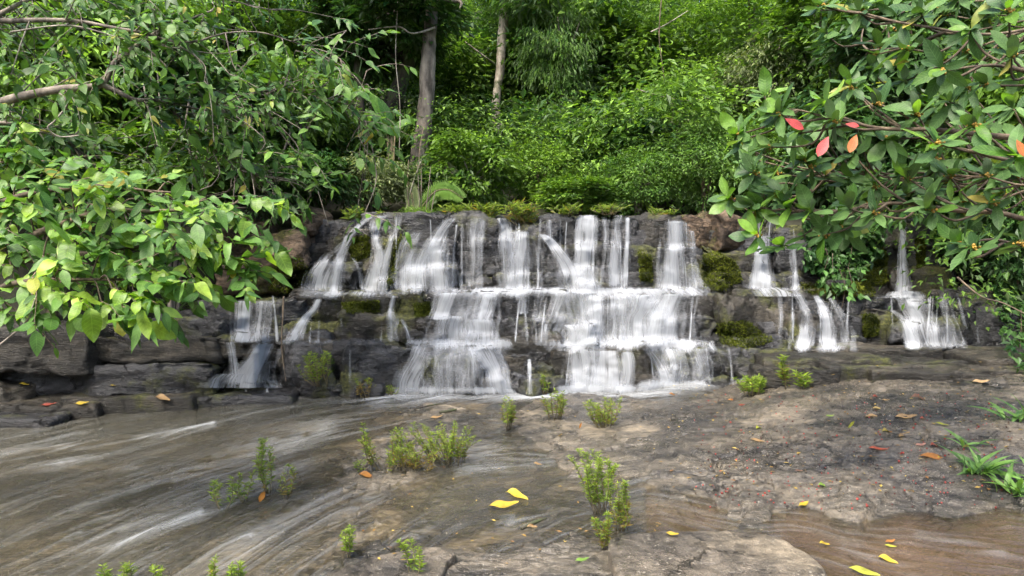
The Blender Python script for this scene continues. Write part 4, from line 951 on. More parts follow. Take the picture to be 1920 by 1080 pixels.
for (px, py, d) in ROS:
    c = P(px, py, d)
    best = min(((np.linalg.norm(ct - (c + np.array([.12, .02, -.05])), axis=1).min(), i) for i, (la, ct) in enumerate(rl)))
    la, ct = rl[best[1]]; j = np.argmin(np.linalg.norm(ct - (c + np.array([.15, .0, -.05])), axis=1)); j = max(j - 2, 0)
    la.tube([ct[j], (ct[j] + c) / 2 + rng.normal(0, .03, 3) - np.array([0, 0, .03]), c], [.008, .006, .0045], 6, 9)
    ax = unit(np.array([-.75, -.25, .45]) + rng.normal(0, .3, 3))
    e1 = unit(np.cross(ax, [0.1, .2, 1])); e2 = np.cross(ax, e1); n = rng.integers(7, 12); ph = rng.uniform(0, 6)
    for q in range(n):
        th = ph + q * 2.4; el_ = rng.uniform(.5, 1.75) if q > 2 else rng.uniform(.15, .6)
        dd = unit(math.cos(el_) * ax + math.sin(el_) * (math.cos(th) * e1 + math.sin(th) * e2) + np.array([0, 0, -.12]) * (q > 2) + rng.normal(0, .08, 3))
        nn = unit(ax + np.array([0, -.15, .5]) + rng.normal(0, .22, 3))
        isf = ((px, py) in fresh and rng.random() < .62) or rng.random() < .06
        bag.add(c + ax * rng.uniform(-.03, .01), dd, nn, rng.uniform(.10, .19) * (.8 if q < 3 else 1), 'ficus_new' if isf else 'ficus', int(rng.integers(0, 5)), rng.random())
    if rng.random() < .6: fruits.append((c, ax))
for px, py, d, tx, ty, sp, sz in ((1472, 222, 3.7, 40, 22, 'red', .115), (1553, 256, 3.6, -22, 42, 'red', .125), (1606, 252, 3.6, -14, 36, 'orange', .11), (1906, 262, 2.85, 14, 24, 'orange', .085), (1585, 232, 3.6, 26, 4, 'red', .07)):
    p0 = P(px, py, d); p1 = P(px + tx, py + ty, d - .02); bag.add(p0, unit(p1 - p0), unit(np.array([-.3, -.9, .35])), sz, sp, 1)
bag.build(rroot)
for la, ct in rl: obj('limb', la.mesh('limb', BARK['brown']), rroot)
fr = Acc(); frr = np.random.default_rng(3)
for k in range(11):
    V, Qs = lattice(4, 4, 4); V = unit(V) * frr.uniform(.005, .009) + frr.normal(0, .011, 3); fr.add(V, Qs)
M['fruit'] = plain('ochre_fruit', (0.36, 0.21, 0.03), .6, .5)
frm = fr.mesh('fruit_cluster', M['fruit'])
for c, ax in fruits: o = obj('fruit_cluster', frm, rroot); o.matrix_parent_inverse = Matrix.Identity(4); o.location = Vector(c + ax * .01) - Vector(rroot.location); o.scale = (.9,) * 3

# ---- left: bush with crumpled yellow-green leaves, and the limb above it
def sprig(bag, start, direc, length, nleaf, size, sp, rng, droop=.5, twig=None, newp=0.0, face=.55):
    d = unit(np.array(direc, float)); pts = [np.array(start, float)]
    for k in range(6):
        d = unit(d + np.array([0, 0, -droop * .12]) + rng.normal(0, .07, 3)); pts.append(pts[-1] + d * length / 6)
    ctr = spline(pts, nleaf + 2)
    if twig is not None: twig.tube(pts, np.linspace(.0045, .0015, 7) * (length / .4) ** .5, 5)
    side = unit(np.cross(d, [0, 0, 1]))
    for k in range(1, nleaf + 2):
        t = unit(ctr[min(k + 1, nleaf + 1)] - ctr[k - 1]); s = (1 if k % 2 else -1) if k < nleaf + 1 else 0
        dd = unit(t * .6 + side * s * .9 + np.array([0, -.1, -.22 * droop - .05]) + rng.normal(0, .28, 3))
        nn = unit(np.array([0, -face, .85]) + rng.normal(0, .28, 3))
        bag.add(ctr[k], dd, nn, size * rng.uniform(.5, 1.45), sp + '_new' if rng.random() < newp else sp, int(rng.integers(0, 5)), rng.random())
broot = empty('leafy_bush', (-4.7, 4.8, -0.2), label='leaning bush with green and crumpled yellow-green leaves over the left ledge', cat='bush')
rng = np.random.default_rng(33); bag = LeafBag(); bl = []
for pts in ([(-420, 720, 4.9, .05), (-150, 560, 4.7, .035), (0, 470, 4.5, .025), (150, 410, 4.4, .018), (310, 395, 4.4, .012), (460, 390, 4.6, .005)],
            [(-420, 720, 4.9, .05), (-180, 480, 4.6, .03), (0, 380, 4.5, .02), (180, 350, 4.5, .012), (360, 365, 4.7, .005)],
            [(-420, 720, 4.9, .045), (-160, 620, 4.5, .028), (0, 540, 4.2, .018), (130, 520, 4.1, .012), (280, 530, 4.1, .005)],
            [(-420, 720, 4.9, .04), (-100, 540, 4.6, .028), (150, 470, 4.4, .018), (320, 470, 4.4, .011), (450, 510, 4.4, .004)],
            [(-420, 720, 4.9, .04), (-200, 400, 4.8, .028), (-40, 310, 4.8, .016), (120, 300, 4.9, .006)]):
    la, ctr = limb(broot, pts, 'brown'); bl.append([la, ctr])
bi = 0
for la, ctr in bl:
    for k in range(24):
        j = int(rng.uniform(12, 39)); st = ctr[j]
        sprig(bag, st, (rng.uniform(.1, 1), rng.uniform(-.5, .3), rng.uniform(-.35, .55)), rng.uniform(.25, .55), int(rng.integers(7, 11)), .122, 'bush', rng, .6, la, .15)
for px, py, d, nx in ((60, 520, 3.9, .9), (110, 545, 3.9, .9), (210, 540, 3.95, .95), (130, 345, 4.2, .95), (95, 430, 4.1, .8), (330, 440, 4.3, .35), (250, 545, 4.0, .3), (360, 520, 4.3, .6), (190, 565, 4.0, .2), (430, 480, 4.5, .5), (470, 440, 4.6, .5), (270, 380, 4.4, .3), (400, 380, 4.6, .3), (30, 330, 4.4, .05), (10, 430, 4.2, .05), (60, 560, 4.0, .15), (230, 575, 4.0, .3), (330, 350, 4.7, .2), (200, 470, 4.1, .15), (280, 500, 4.1, .2), (490, 370, 4.8, .2), (80, 480, 4.0, .3), (150, 450, 4.1, .2), (300, 430, 4.2, .25), (380, 440, 4.4, .4), (240, 420, 4.2, .1), (40, 380, 4.2, .1), (180, 390, 4.3, .3)):
    c = P(px, py, d); la, ctr = min(bl, key=lambda b: np.linalg.norm(b[1] - c, axis=1).min()); j = max(0, np.argmin(np.linalg.norm(ctr - c, axis=1)) - 2)
    la.tube([ctr[j], (ctr[j] + c) / 2 + np.array([0, 0, .05]), c], [.006, .005, .004], 5, 8)
    sprig(bag, c, (.6, -.25, -.1), .26, 8, .14, 'bush', rng, .8, la, nx, .75)
bag.build(broot)
for la, ctr in bl: obj('limb', la.mesh('limb', BARK['brown']), broot)

uroot = empty('overhanging_tree', (-5.9, 7.0, 0.6), label='tree with bare forked limb and glossy hanging leaves at upper left', cat='tree')
rng = np.random.default_rng(44); bag = LeafBag(); ul = []
for pts in ([(-260, 420, 6.6, 0.0840), (-160, 260, 6.4, 0.0660), (0, 191, 6.2, 0.0390), (110, 166, 6.1, 0.0360), (190, 158, 6.1, 0.0300), (225, 115, 6.2, 0.0240), (265, 80, 6.3, 0.0180), (310, 55, 6.5, 0.0120), (400, 20, 6.8, 0.0060)],
            [(190, 158, 6.1, 0.0270), (250, 185, 6.2, 0.0180), (300, 190, 6.4, 0.0132), (390, 205, 6.7, 0.0096), (520, 215, 7.0, 0.0048)],
            [(-260, 420, 6.6, 0.0600), (-120, 250, 6.6, 0.0360), (0, 228, 6.5, 0.0180), (90, 248, 6.5, 0.0132), (140, 280, 6.6, 0.0072)],
            [(-160, 260, 6.4, 0.0480), (-60, 60, 6.2, 0.0300), (140, 40, 6.2, 0.0180), (330, 78, 6.3, 0.0108), (480, 60, 6.5, 0.0060), (600, 100, 6.8, 0.0030)],
            [(-60, 60, 6.2, 0.0240), (120, -30, 6.4, 0.0180), (340, -20, 6.6, 0.0108), (520, 20, 6.8, 0.0048)],
            [(300, 190, 6.4, 0.0120), (380, 260, 6.8, 0.0084), (480, 330, 7.2, 0.0048)],
            [(390, 205, 6.7, 0.0084), (520, 170, 7.0, 0.0060), (640, 190, 7.3, 0.0036), (690, 230, 7.4, 0.0024)]):
    la, ctr = limb(uroot, pts, 'grey', n=36); ul.append([la, ctr])
for la, ctr in ul:
    for k in range(26):
        j = int(rng.uniform(8, 39)); st = ctr[j]
        sprig(bag, st, (rng.uniform(-.4, 1), rng.uniform(-.8, .8), rng.uniform(-.6, .8)), rng.uniform(.3, .8), int(rng.integers(6, 10)), .132, 'upper', rng, .9, la, 0, .4)
for k in range(150):
    px, py = rng.uniform(-20, 700), rng.uniform(-20, 400)
    if 0 < px < 150 and 230 < py < 320: continue
    c = P(px, py, rng.uniform(6.2, 8.2)); la, ctr = min(ul, key=lambda b: np.linalg.norm(b[1] - c, axis=1).min()); j = max(0, np.argmin(np.linalg.norm(ctr - c, axis=1)) - 2)
    la.tube([ctr[j], (ctr[j] + c) / 2 + rng.normal(0, .1, 3), c], [.007, .005, .003], 5, 9)
    sprig(bag, c, (rng.uniform(-.4, 1), rng.uniform(-.8, .3), rng.uniform(-.6, .4)), rng.uniform(.3, .6), int(rng.integers(6, 10)), .132, 'upper', rng, .9, la, 0, .4)
bag.build(uroot)
for la, ctr in ul: obj('limb', la.mesh('limb', BARK['grey']), uroot)

# ================================================================== SMALL PLANTS
LM['herb'] = leafmat('herb_leaf', (0.075, 0.145, 0.014), (0.33, 0.43, 0.06), .42, .5)
LM['herb_brown'] = leafmat('herb_leaf_rusty', (0.10, 0.075, 0.015), (0.34, 0.22, 0.05), .35, .6)
LM['moss'] = leafmat('moss_leaf', (0.012, 0.018, 0.003), (0.12, 0.14, 0.018), .25, .8, .1)
LM['herb_lip'] = leafmat('lip_grass_leaf', (0.05, 0.095, 0.012), (0.24, 0.31, 0.05), .4, .6)
M['stem'] = barkmat('herb_stem', (0.07, 0.05, 0.03), (0.2, 0.17, 0.08), 4)
NM['strap'] = near_mats('strap_leaf', (0.06, 0.15, 0.03), (0.2, 0.36, 0.08), .35, .4)
TS = leaf_template(7, .16, .35, .45, .4, .8)
HL = far_leaf(.20, .04, .15)
def ground_at(px, py, which='all'):
    h = hit(px, py, which)
    return P(px, py, 8.0) if h is None else h[0]
def herb(name, label, px, py, hpx, nst, wpx, lpx, mat='herb', brown=.12, seed=0, cat='plant', upright=.8, dens=1.0, base=None):
    b = ground_at(px, py) if base is None else base; s = b[1] / F; rng = np.random.default_rng(seed + 900)
    root = empty(name, b, label=label, cat=cat); fol = Acc(); fb_ = Acc()
    for k in range(nst):
        h = hpx * s * rng.uniform(.55, 1.08); th = rng.uniform(0, 6.28); r0 = wpx * s * .28 * rng.random(); r1 = r0 + wpx * s * .5 * rng.random() ** .7 * (1.2 - upright) * 2
        st = b + np.array([math.cos(th) * r0, math.sin(th) * r0 * .6, -.012]); tip = b + np.array([math.cos(th) * r1, math.sin(th) * r1 * .7, h])
        tip = tip + np.array([-.10, -.05, 0]) * h * rng.uniform(-.5, 2.2); mid = (st + tip) / 2 + rng.normal(0, .09, 3) * h; ctr = spline([st, mid, tip], 14)
        a = Acc(); a.tube([st, mid, tip], np.array([.0035, .0028, .0012]) * max(.6, b[1] / 5), 5, 8); obj('stem', a.mesh('stem', M['stem']), root)
        n = int(dens * max(14, h / s * .95)); t = rng.uniform(.18, 1, n) ** .8; idx = np.clip((t * 13).astype(int), 0, 12); f = (t * 13 - idx)[:, None]
        p = ctr[idx] * (1 - f) + ctr[idx + 1] * f; ang = rng.uniform(0, 6.28, n)
        d = np.stack([np.cos(ang), np.sin(ang), rng.uniform(.05, 1.0, n)], -1); nr = np.array([0, -.2, 1]) + .4 * rng.normal(size=(n, 3))
        V, Fa, uv, m = place(HL, p, unit(d), unit(nr), lpx * 1.15 * s * rng.uniform(.6, 1.25, n) * (1.05 - .4 * t))
        low = np.repeat(rng.random(n) < brown * (1.8 - 1.6 * t), m); tn = np.repeat(np.clip(rng.normal(.5, .22, n) + .25 * (t - .5), 0, 1), m)
        (fol if True else fb_).add(V, None, Fa, uv, tn)
    me = fol.mesh('foliage', LM[mat], smooth=False); me.materials.append(LM['herb_brown'])
    nf = len(me.polygons); zc = np.empty(nf * 3); me.polygons.foreach_get('center', zc); zc = zc.reshape(-1, 3)[:, 2] - b[2]
    me.polygons.foreach_set('material_index', (rng.random(nf) < brown * np.clip(1.9 - 1.8 * zc / (hpx * s), .2, 2)).astype(np.int32))
    obj('foliage', me, root, kind='stuff')
    return root
HB = [
 ('leafy_herb', 'dense low leafy bush in the stream beside the sparse sprigs', 842, 868, 70, 34, 120, 9, .2),
 ('leafy_herb', 'sparse upright sprigs left of the dense low bush', 722, 882, 88, 16, 100, 10, .25),
 ('leafy_herb', 'small rusty-leaved clump joining the sprigs to the low bush', 778, 880, 44, 20, 100, 9, .6),
 ('leafy_herb', 'tiny sprig at the end of the cracked rock line', 676, 886, 34, 3, 18, 10, .05),
 ('leafy_herb', 'curved two-stemmed sprig at the left of the group in the rapids', 416, 952, 72, 3, 40, 13, .05),
 ('leafy_herb', 'tall branching sprig rising from the rapids above an orange leaf', 497, 922, 96, 5, 46, 12, .1),
 ('leafy_herb', 'bright small sprig in the rapids between two taller ones', 456, 940, 52, 4, 34, 12, .05),
 ('leafy_herb', 'brown stumpy sprig at the right of the group in the rapids', 536, 934, 58, 3, 20, 11, .4),
 ('leafy_herb', 'tall feathery green plant in the bottom centre', 1132, 962, 112, 15, 84, 11, .08),
 ('leafy_herb', 'narrow rusty-based plant leaning beside the tall feathery plant', 1166, 992, 92, 9, 44, 12, .28),
 ('leafy_herb', 'low drooping sprig at the foot of the tall feathery plant', 1134, 1030, 76, 7, 34, 12, .35),
 ('leafy_herb', 'small upright clump in front of the middle cascade', 1040, 786, 52, 12, 48, 9, .25),
 ('leafy_herb', 'wide tuft with reddish right side on the bare rock', 1134, 800, 48, 22, 84, 9, .35),
 ('leafy_herb', 'thin sparse clump left of the small upright one', 953, 804, 56, 8, 40, 9, .3),
 ('leafy_herb', 'lone fork-stemmed sprig beside the grey slab at bottom', 652, 1046, 56, 4, 46, 13, .05),
 ('leafy_herb', 'wispy pale sprig growing from the grey wet slab', 782, 1072, 58, 5, 56, 13, .05),
 ('leafy_herb', 'dark bushy plant at the foot of the black rock', 602, 722, 60, 20, 58, 8, .2),
 ('leafy_herb', 'brown dried tuft at the water edge left of the main cascade', 688, 744, 36, 14, 38, 7, .9),
 ('leafy_herb', 'tiny green tuft touching the left foot of the main cascade', 734, 740, 18, 8, 30, 7, .1),
 ('leafy_herb', 'bright narrow tuft between the two lower cascades', 1019, 738, 34, 8, 18, 8, .05),
 ('leafy_herb', 'grassy green tuft at the rim of the right-hand rock steps', 1412, 740, 32, 26, 60, 12, .05),
 ('leafy_herb', 'reddish-stemmed seedling just right of the grassy tuft', 1474, 728, 60, 5, 34, 13, .3),
 ('leafy_herb', 'broad-leaved seedling in the hollow of the rock steps', 1506, 730, 34, 5, 30, 16, .05),
 ('leafy_herb', 'first yellow-green shoot tip along the bottom edge, counted from the left corner', 198, 1092, 32, 3, 16, 15, .0),
 ('leafy_herb', 'second shoot tip along the bottom edge, counted from the left corner', 236, 1092, 32, 3, 16, 15, .0),
 ('leafy_herb', 'third shoot tip along the bottom edge, counted from the left corner', 300, 1092, 30, 3, 16, 15, .0),
 ('leafy_herb', 'tallest thin shoot among the tips along the bottom edge', 404, 1090, 58, 2, 12, 14, .2),
 ('leafy_herb', 'last spreading shoot tip along the bottom edge, nearest the slab', 442, 1092, 36, 4, 24, 15, .0)]
for i, (nm, lab, px, py, h, n, w, l, br) in enumerate(HB): herb(nm, lab, px, py, h, n, w, l, 'herb', br, i)
# tufts along the lip of the cliff
for i, (lab, px, py, h, n, w, l, br) in enumerate((
    ('green tuft on the cliff lip right of the rounded bright bush', 858, 412, 26, 16, 40, 13, .25), ('arching grass tuft between the fourth and fifth upper cascades', 912, 412, 30, 18, 44, 13, .35),
    ('large straw-coloured tuft on the lip above the split cascade', 988, 424, 42, 30, 62, 12, .7), ('low green tuft beside the narrow upper trickle', 1060, 406, 22, 18, 56, 11, .2), ('yellowish tuft at the top of the widest upper cascade', 1140, 402, 18, 18, 64, 11, .35),
    ('small tuft on the lip beside the brown boulder', 1246, 410, 18, 14, 60, 11, .3), ('dark leafy tuft on the lip over the first diagonal cascade', 662, 418, 28, 12, 36, 12, .1), ('little tuft between the first two upper cascades', 712, 420, 22, 8, 18, 9, .4))):
    b = P(px, py, 10.15); herb('grass_tuft', lab, px, py, h * .95, int(n * 1.2), w * .85, l * 1.5, 'herb_lip', br * .5, 60 + i, 'grass tuft', .6, .6, base=b)
T('low_bush', 'rounded bright green bush sitting on the cliff lip', 790, 408, 10.25, 40, 24, 'fine', cat='bush')

def strap_plant(label, px, py, leaves, sz, seed):
    b = ground_at(px, py); rng = np.random.default_rng(seed); root = empty('strap_leaved_plant', b, label=label, cat='plant'); s = b[1] / F
    LMESH[('strap', 0)] = LMESH.get(('strap', 0)) or mesh('leaf_strap', TS[0], TS[1], NM['strap'][0], TS[2])
    for k in range(leaves):
        th = rng.uniform(0, 6.28); e = rng.uniform(.35, 1.3); d = np.array([math.cos(th) * math.cos(e), math.sin(th) * math.cos(e), math.sin(e)])
        p = np.array([rng.normal(0, .25), rng.normal(0, .12), 0]) * sz * s; R = frames(d[None], (np.array([0, -.3, 1]) + rng.normal(0, .2, 3))[None])[0] * sz * s * rng.uniform(.6, 1.2)
        o = bpy.data.objects.new('leaf', LMESH[('strap', 0)]); COL.objects.link(o); o.parent = root; m4 = Matrix(R.tolist()).to_4x4(); m4.translation = Vector(p); o.matrix_basis = m4
    a = Acc(); a.tube([(0, 0, -.02), (0, 0, .02), (0.005, 0, .05)], [.01, .009, .004], 6, 6); obj('stem', a.mesh('stem', M['stem']), root, (0, 0, 0))
strap_plant('strap-leaved plant on the rock beside the long orange leaf', 1842, 888, 34, 62, 1)
strap_plant('strap-leaved plant cut by the right edge', 1908, 925, 22, 70, 2)
strap_plant('small strap-leaved sprout above the orange leaf', 1806, 838, 8, 42, 3)
strap_plant('grass clump at the right edge below the creeper', 1912, 790, 16, 60, 4)

# ------------------------------------------------------------------ moss cushions and creepers on the cliff
def cling(name, label, poly, n, lpx, mat, cat, off=.02, spread=.03, up=.5, wide=.45, seed=0, strands=0):
    rng = np.random.default_rng(seed + 70); poly = np.array(poly, float); lo, hi = poly.min(0), poly.max(0); pts = []
    while len(pts) < n:
        x, y = rng.uniform(lo, hi); ins = False; j = len(poly) - 1
        for i in range(len(poly)):
            if (poly[i, 1] > y) != (poly[j, 1] > y) and x < (poly[j, 0] - poly[i, 0]) * (y - poly[i, 1]) / (poly[j, 1] - poly[i, 1]) + poly[i, 0]: ins = not ins
            j = i
        if not ins: continue
        h = hit(x, y, 'c')
        pts.append((h[0], h[1]) if h is not None else (P(x, y, 10.0), np.array([0, -1, 0])))
    p = np.array([q[0] for q in pts]); nr = np.array([q[1] for q in pts]); m_ = len(p)
    nr = np.where((nr[:, 1] > 0)[:, None], -nr, nr)
    patch = fbm(p * 6, 2, seed)
    p = p + nr * (off + spread * np.abs(rng.normal(size=m_)) * (1.2 + patch))[:, None]
    d = unit(nr * .5 + np.array([0, -.25, -.7 + up]) + .5 * rng.normal(size=(m_, 3))); nn = unit(np.array([0, -.6, .7]) + .35 * rng.normal(size=(m_, 3)))
    s = np.median(p[:, 1]) / F
    V, Fa, uv, m = place(far_leaf(wide), p, d, nn, lpx * s * rng.uniform(.6, 1.3, m_))
    base = p[np.argmin(p[:, 2])]; root = empty(name, base, label=label, cat=cat)
    a = Acc(); a.add(V, None, Fa, uv, np.repeat(np.clip(.5 + .35 * patch + .16 * rng.normal(size=m_), 0, 1), m)); obj('foliage', a.mesh('foliage', LM[mat], smooth=False), root, kind='stuff')
    for k in range(strands):
        q = p[rng.integers(0, m_)]; L = rng.uniform(.3, .9); a = Acc()
        a.tube([q + [0, -.03, L * .4], q + [rng.normal(0, .03), -.05, 0], q + [rng.normal(0, .06), -.05, -L * .6]], [.006, .005, .003], 5, 10); obj('vine_stem', a.mesh('vine_stem', BARK['brown']), root)
cling('leafy_creeper', 'dark leafy creeper hanging between the two narrow right-hand falls', [(1500, 400), (1560, 385), (1640, 420), (1655, 470), (1610, 500), (1590, 545), (1540, 540), (1505, 500)], 1300, 15, 'dark', 'creeper', .03, .09, .1, .55, 1, 7)
cling('leafy_creeper', 'trailing creeper down the right edge beside the last cascade', [(1835, 380), (1930, 370), (1930, 720), (1895, 690), (1880, 600), (1850, 520), (1830, 450)], 1200, 14, 'dark', 'creeper', .03, .10, .1, .5, 2, 6)
cling('leafy_creeper', 'thin creeper over the cliff right of the thinnest fall', [(1745, 400), (1840, 380), (1850, 470), (1800, 500), (1750, 470)], 600, 15, 'dark', 'creeper', .03, .08, .1, .5, 3, 3)
for i, (lab, poly, n) in enumerate((
    ('bright green moss cushion left of the thinnest right-hand fall', [(1625, 470), (1650, 455), (1664, 480), (1660, 530), (1610, 545), (1590, 530), (1620, 510)], 2200),
    ('moss strip right of the thinnest right-hand fall', [(1716, 445), (1736, 450), (1732, 500), (1718, 505)], 800),
    ('small bright moss ball between the right-hand middle cascades', [(1616, 592), (1634, 588), (1648, 600), (1646, 628), (1620, 632)], 900),
    ('moss curtain beside the brown boulder on the upper tier', [(1316, 480), (1340, 470), (1380, 490), (1392, 525), (1350, 545), (1318, 540)], 1600),
    ('moss under the leafy creeper along the ledge', [(1500, 530), (1640, 540), (1640, 556), (1510, 552)], 900),
    ('dull moss on the boulder between the first two upper cascades', [(650, 445), (690, 440), (698, 480), (660, 490)], 900),
    ('moss strip between the second and third upper cascades', [(738, 470), (752, 440), (745, 520), (724, 545), (728, 500)], 800),
    ('moss on the middle ledge beside the main cascade', [(776, 568), (812, 566), (808, 592), (780, 596)], 700),
    ('moss on the middle ledge right of the diagonal trickle', [(640, 566), (710, 562), (712, 585), (650, 588)], 800),
    ('moss on the big boulder left of the fanned right-hand cascade', [(1345, 605), (1400, 600), (1450, 640), (1400, 655), (1350, 645)], 1300),
    ('moss column beside the upper cascade left of the right corner', [(1196, 470), (1222, 480), (1224, 530), (1200, 525)], 600),
    ('moss on the brown rocks above the small left cascade', [(500, 500), (560, 480), (590, 520), (540, 550), (505, 545)], 900))):
    cling('moss_patch', lab, poly, int(n * 1.9), 4.2, 'moss', 'moss', -.004, .010, .75, .5, 20 + i)

# ------------------------------------------------------------------ banana-like plant, frond, vines, dead wood
NM['banana'] = near_mats('banana_leaf', (0.025, 0.085, 0.012), (0.08, 0.18, 0.025), .35, .45, .3)
TBN = leaf_template(9, .34, .22, .5, .5, .6)
bn_me = mesh('leaf_banana', TBN[0], TBN[1], NM['banana'][0], TBN[2])
bb = P(735, 300, 12.2); root = empty('broad_leaved_plant', (bb[0], bb[1], 2.6), label='broad-leaved plant with long upright blades left of the thick trunk', cat='plant')
for x0, y0, x1, y1 in ((725, 240, 706, 165), (728, 250, 696, 195), (735, 245, 768, 212), (732, 240, 720, 180), (740, 255, 704, 222)):
    p0 = P(x0, y0, 12.2); p1 = P(x1, y1, 12.0); d = p1 - p0; L = np.linalg.norm(d); R = frames(d[None] / L, np.array([[.35 if x1 < x0 else -.35, -.8, .35]]))[0] * L
    o = bpy.data.objects.new('leaf', bn_me); COL.objects.link(o); o.parent = root; m4 = Matrix(R.tolist()).to_4x4(); m4.translation = Vector(p0) - Vector(root.location); o.matrix_basis = m4
    a = Acc(); a.tube([np.array(root.location) - [0, 0, .3], (np.array(root.location) + p0) / 2, p0], [.03, .022, .014], 7, 8); obj('leaf_stalk', a.mesh('leaf_stalk', M['stem']), root)
def frond(label, pts, mat, wpx):
    q = np.array([P(*p) for p in pts]); root = empty('fern_frond', q[0], label=label, cat='fern'); a = Acc(); a.tube(q, np.linspace(.012, .003, len(q)), 6, 16); obj('stalk', a.mesh('stalk', M['stem']), root)
    c = spline(q, 44); t = np.gradient(c, axis=0); sd = unit(np.cross(t, [0, -1, .2])); s = q[0][1] / F; L = wpx * s * np.sin(np.linspace(.25, 3.0, 44)) ** .6; a = Acc()
    for sg in (-1, 1):
        V, Fa, uv, m = place(far_leaf(.2, .03, .1), c, unit(sd * sg + .45 * unit(t) + [0, 0, -.2]), np.tile([0, -.7, .7], (44, 1)), L); a.add(V, None, Fa, uv, np.full(len(V), .7))
    obj('foliage', a.mesh('foliage', LM[mat], smooth=False), root, kind='stuff')
frond('pale dry fern frond arching right of the thick trunk', [(778, 312, 11.6), (815, 306, 11.4), (838, 318, 11.3), (866, 340, 11.2)], 'pale', 20)
frond('pale fern frond hanging at the foot of the thick trunk', [(764, 330, 11.2), (768, 350, 11.0), (774, 375, 10.9), (776, 400, 10.8)], 'pale', 18)
frond('green fern frond above the cliff lip right of the thick trunk', [(790, 390, 11.0), (815, 360, 10.9), (842, 356, 10.8), (868, 372, 10.7)], 'light', 22)
def vine(name, label, pts, r, bark='grey', cat='vine'):
    q = np.array([P(*p) for p in pts]); a = Acc(); a.tube(q, np.linspace(r, r * .5, len(q)), 7, 40, rough=.15); obj(name, a.mesh(name, BARK[bark]), None, None, label, cat)
vine('hanging_vine', 'short pale vine hanging from the bare limb fork', [(224, 74, 6.1), (219, 110, 6.05), (212, 150, 6.0), (216, 178, 6.0)], .010, 'pale')
vine('hanging_vine', 'long thin vine hanging straight right of the bare limb', [(352, 88, 6.4), (376, 118, 6.3), (388, 150, 6.3), (397, 205, 6.25), (401, 266, 6.25)], .008, 'pale')
vine('hanging_vine', 'looped crooked twig below the bare limb', [(112, 175, 6.0), (126, 195, 6.0), (104, 225, 5.95), (90, 240, 5.95), (112, 256, 6.0), (148, 254, 6.0)], .010, 'pale')
vine('hanging_vine', 'thin vine slanting down to the right behind the bare limb', [(270, 84, 6.5), (312, 125, 6.6), (340, 165, 6.7), (372, 230, 6.9), (430, 330, 7.2)], .009, 'pale')
vine('hanging_vine', 'bent stem running down through the middle of the left foliage', [(350, 270, 6.9), (360, 300, 6.8), (368, 340, 6.8), (376, 365, 6.8)], .011, 'grey')
vine('hanging_vine', 'tangled vine along the top left above the bare limb', [(20, 60, 6.0), (130, 48, 6.1), (230, 72, 6.2), (330, 90, 6.3), (420, 100, 6.6), (480, 80, 6.8)], .009, 'pale')
vine('hanging_vine', 'upright vine pair at the far upper left corner', [(55, 40, 6.1), (40, 80, 6.1), (30, 110, 6.1), (14, 160, 6.1)], .008, 'pale')
vine('hanging_vine', 'root hanging in front of the small left cascade', [(532, 556, 8.2), (530, 600, 8.1), (528, 650, 8.05), (536, 715, 8.0)], .011, 'brown')
vine('hanging_vine', 'thin stalk rising beside the first diagonal cascade', [(596, 358, 9.6), (606, 390, 9.6), (618, 428, 9.7)], .008, 'pale')
vine('dead_branch', 'bare brown branch slanting over the last right-hand cascade', [(1795, 520, 7.9), (1840, 556, 7.7), (1880, 568, 7.5), (1925, 590, 7.3)], .012, 'brown', 'branch')
vine('dead_branch', 'pale dead branch reaching left from the thick trunk', [(815, 52, 12.4), (790, 60, 12.2), (770, 62, 12.1), (745, 50, 12.1), (690, 56, 12.1)], .022, 'pale', 'branch')
vine('dead_branch', 'pale dead branch reaching left from the slender pale trunk', [(928, 120, 14.6), (906, 104, 14.4), (885, 88, 14.3), (872, 78, 14.3)], .022, 'pale', 'branch')
vine('dead_branch', 'thin dead branch across the right slope foliage', [(1195, 167, 12.6), (1230, 178, 12.5), (1285, 188, 12.4), (1330, 184, 12.4)], .012, 'grey', 'branch')
vine('dead_branch', 'thin grey twig rising beside the bush at left edge', [(-20, 660, 3.9), (20, 630, 3.9), (50, 600, 3.9), (68, 555, 3.9)], .006, 'pale', 'branch')
for i, (lab, pts) in enumerate((('thin liana hanging left of the thick mottled trunk', [(745, 20, 12.0), (742, 110, 12.0), (750, 200, 12.0), (748, 300, 12.0)]), ('pair-like thin stem rising beside the pale fern frond', [(782, 400, 11.0), (790, 340, 11.1), (786, 290, 11.3), (796, 230, 11.6)]),
        ('slanting pale stem crossing the dark trunk foot', [(760, 396, 10.9), (775, 340, 11.0), (790, 300, 11.2)]), ('thin liana on the right slope below the top edge', [(1240, 0, 12.3), (1236, 70, 12.3), (1246, 150, 12.3)]), ('bare grey twig fan in the crown at top right of centre', [(1220, 60, 12.4), (1250, 45, 12.4), (1290, 20, 12.4)]), ('reddish stem standing behind the cliff lip beside the bright bush', [(768, 400, 10.8), (764, 350, 10.9), (766, 300, 11.0)]))):
    vine('hanging_vine', lab, pts, .011, 'brown' if i % 2 else 'pale')
def stick(label, x0, y0, x1, y1, r):
    p0 = ground_at(x0, y0); p1 = ground_at(x1, y1); a = Acc(); m = (p0 + p1) / 2 + [0, 0, .012]
    a.tube([p0 + [0, 0, r], m, p1 + [0, 0, r]], [r, r * 1.1, r * .6], 7, 14, rough=.25); obj('stick', a.mesh('stick', BARK['dark']), None, None, label, 'stick')
stick('short thick dark stick on wet rock behind the sprigs', 824, 776, 856, 770, .016)
stick('thin dark twig on wet rock left of the thick stick', 776, 768, 838, 756, .006)
stick('dark stick on the wet rock below the yellow leaf pair', 978, 994, 1024, 974, .009)
stick('bent black twig at the far edge of the sprigs', 726, 774, 756, 776, .008)

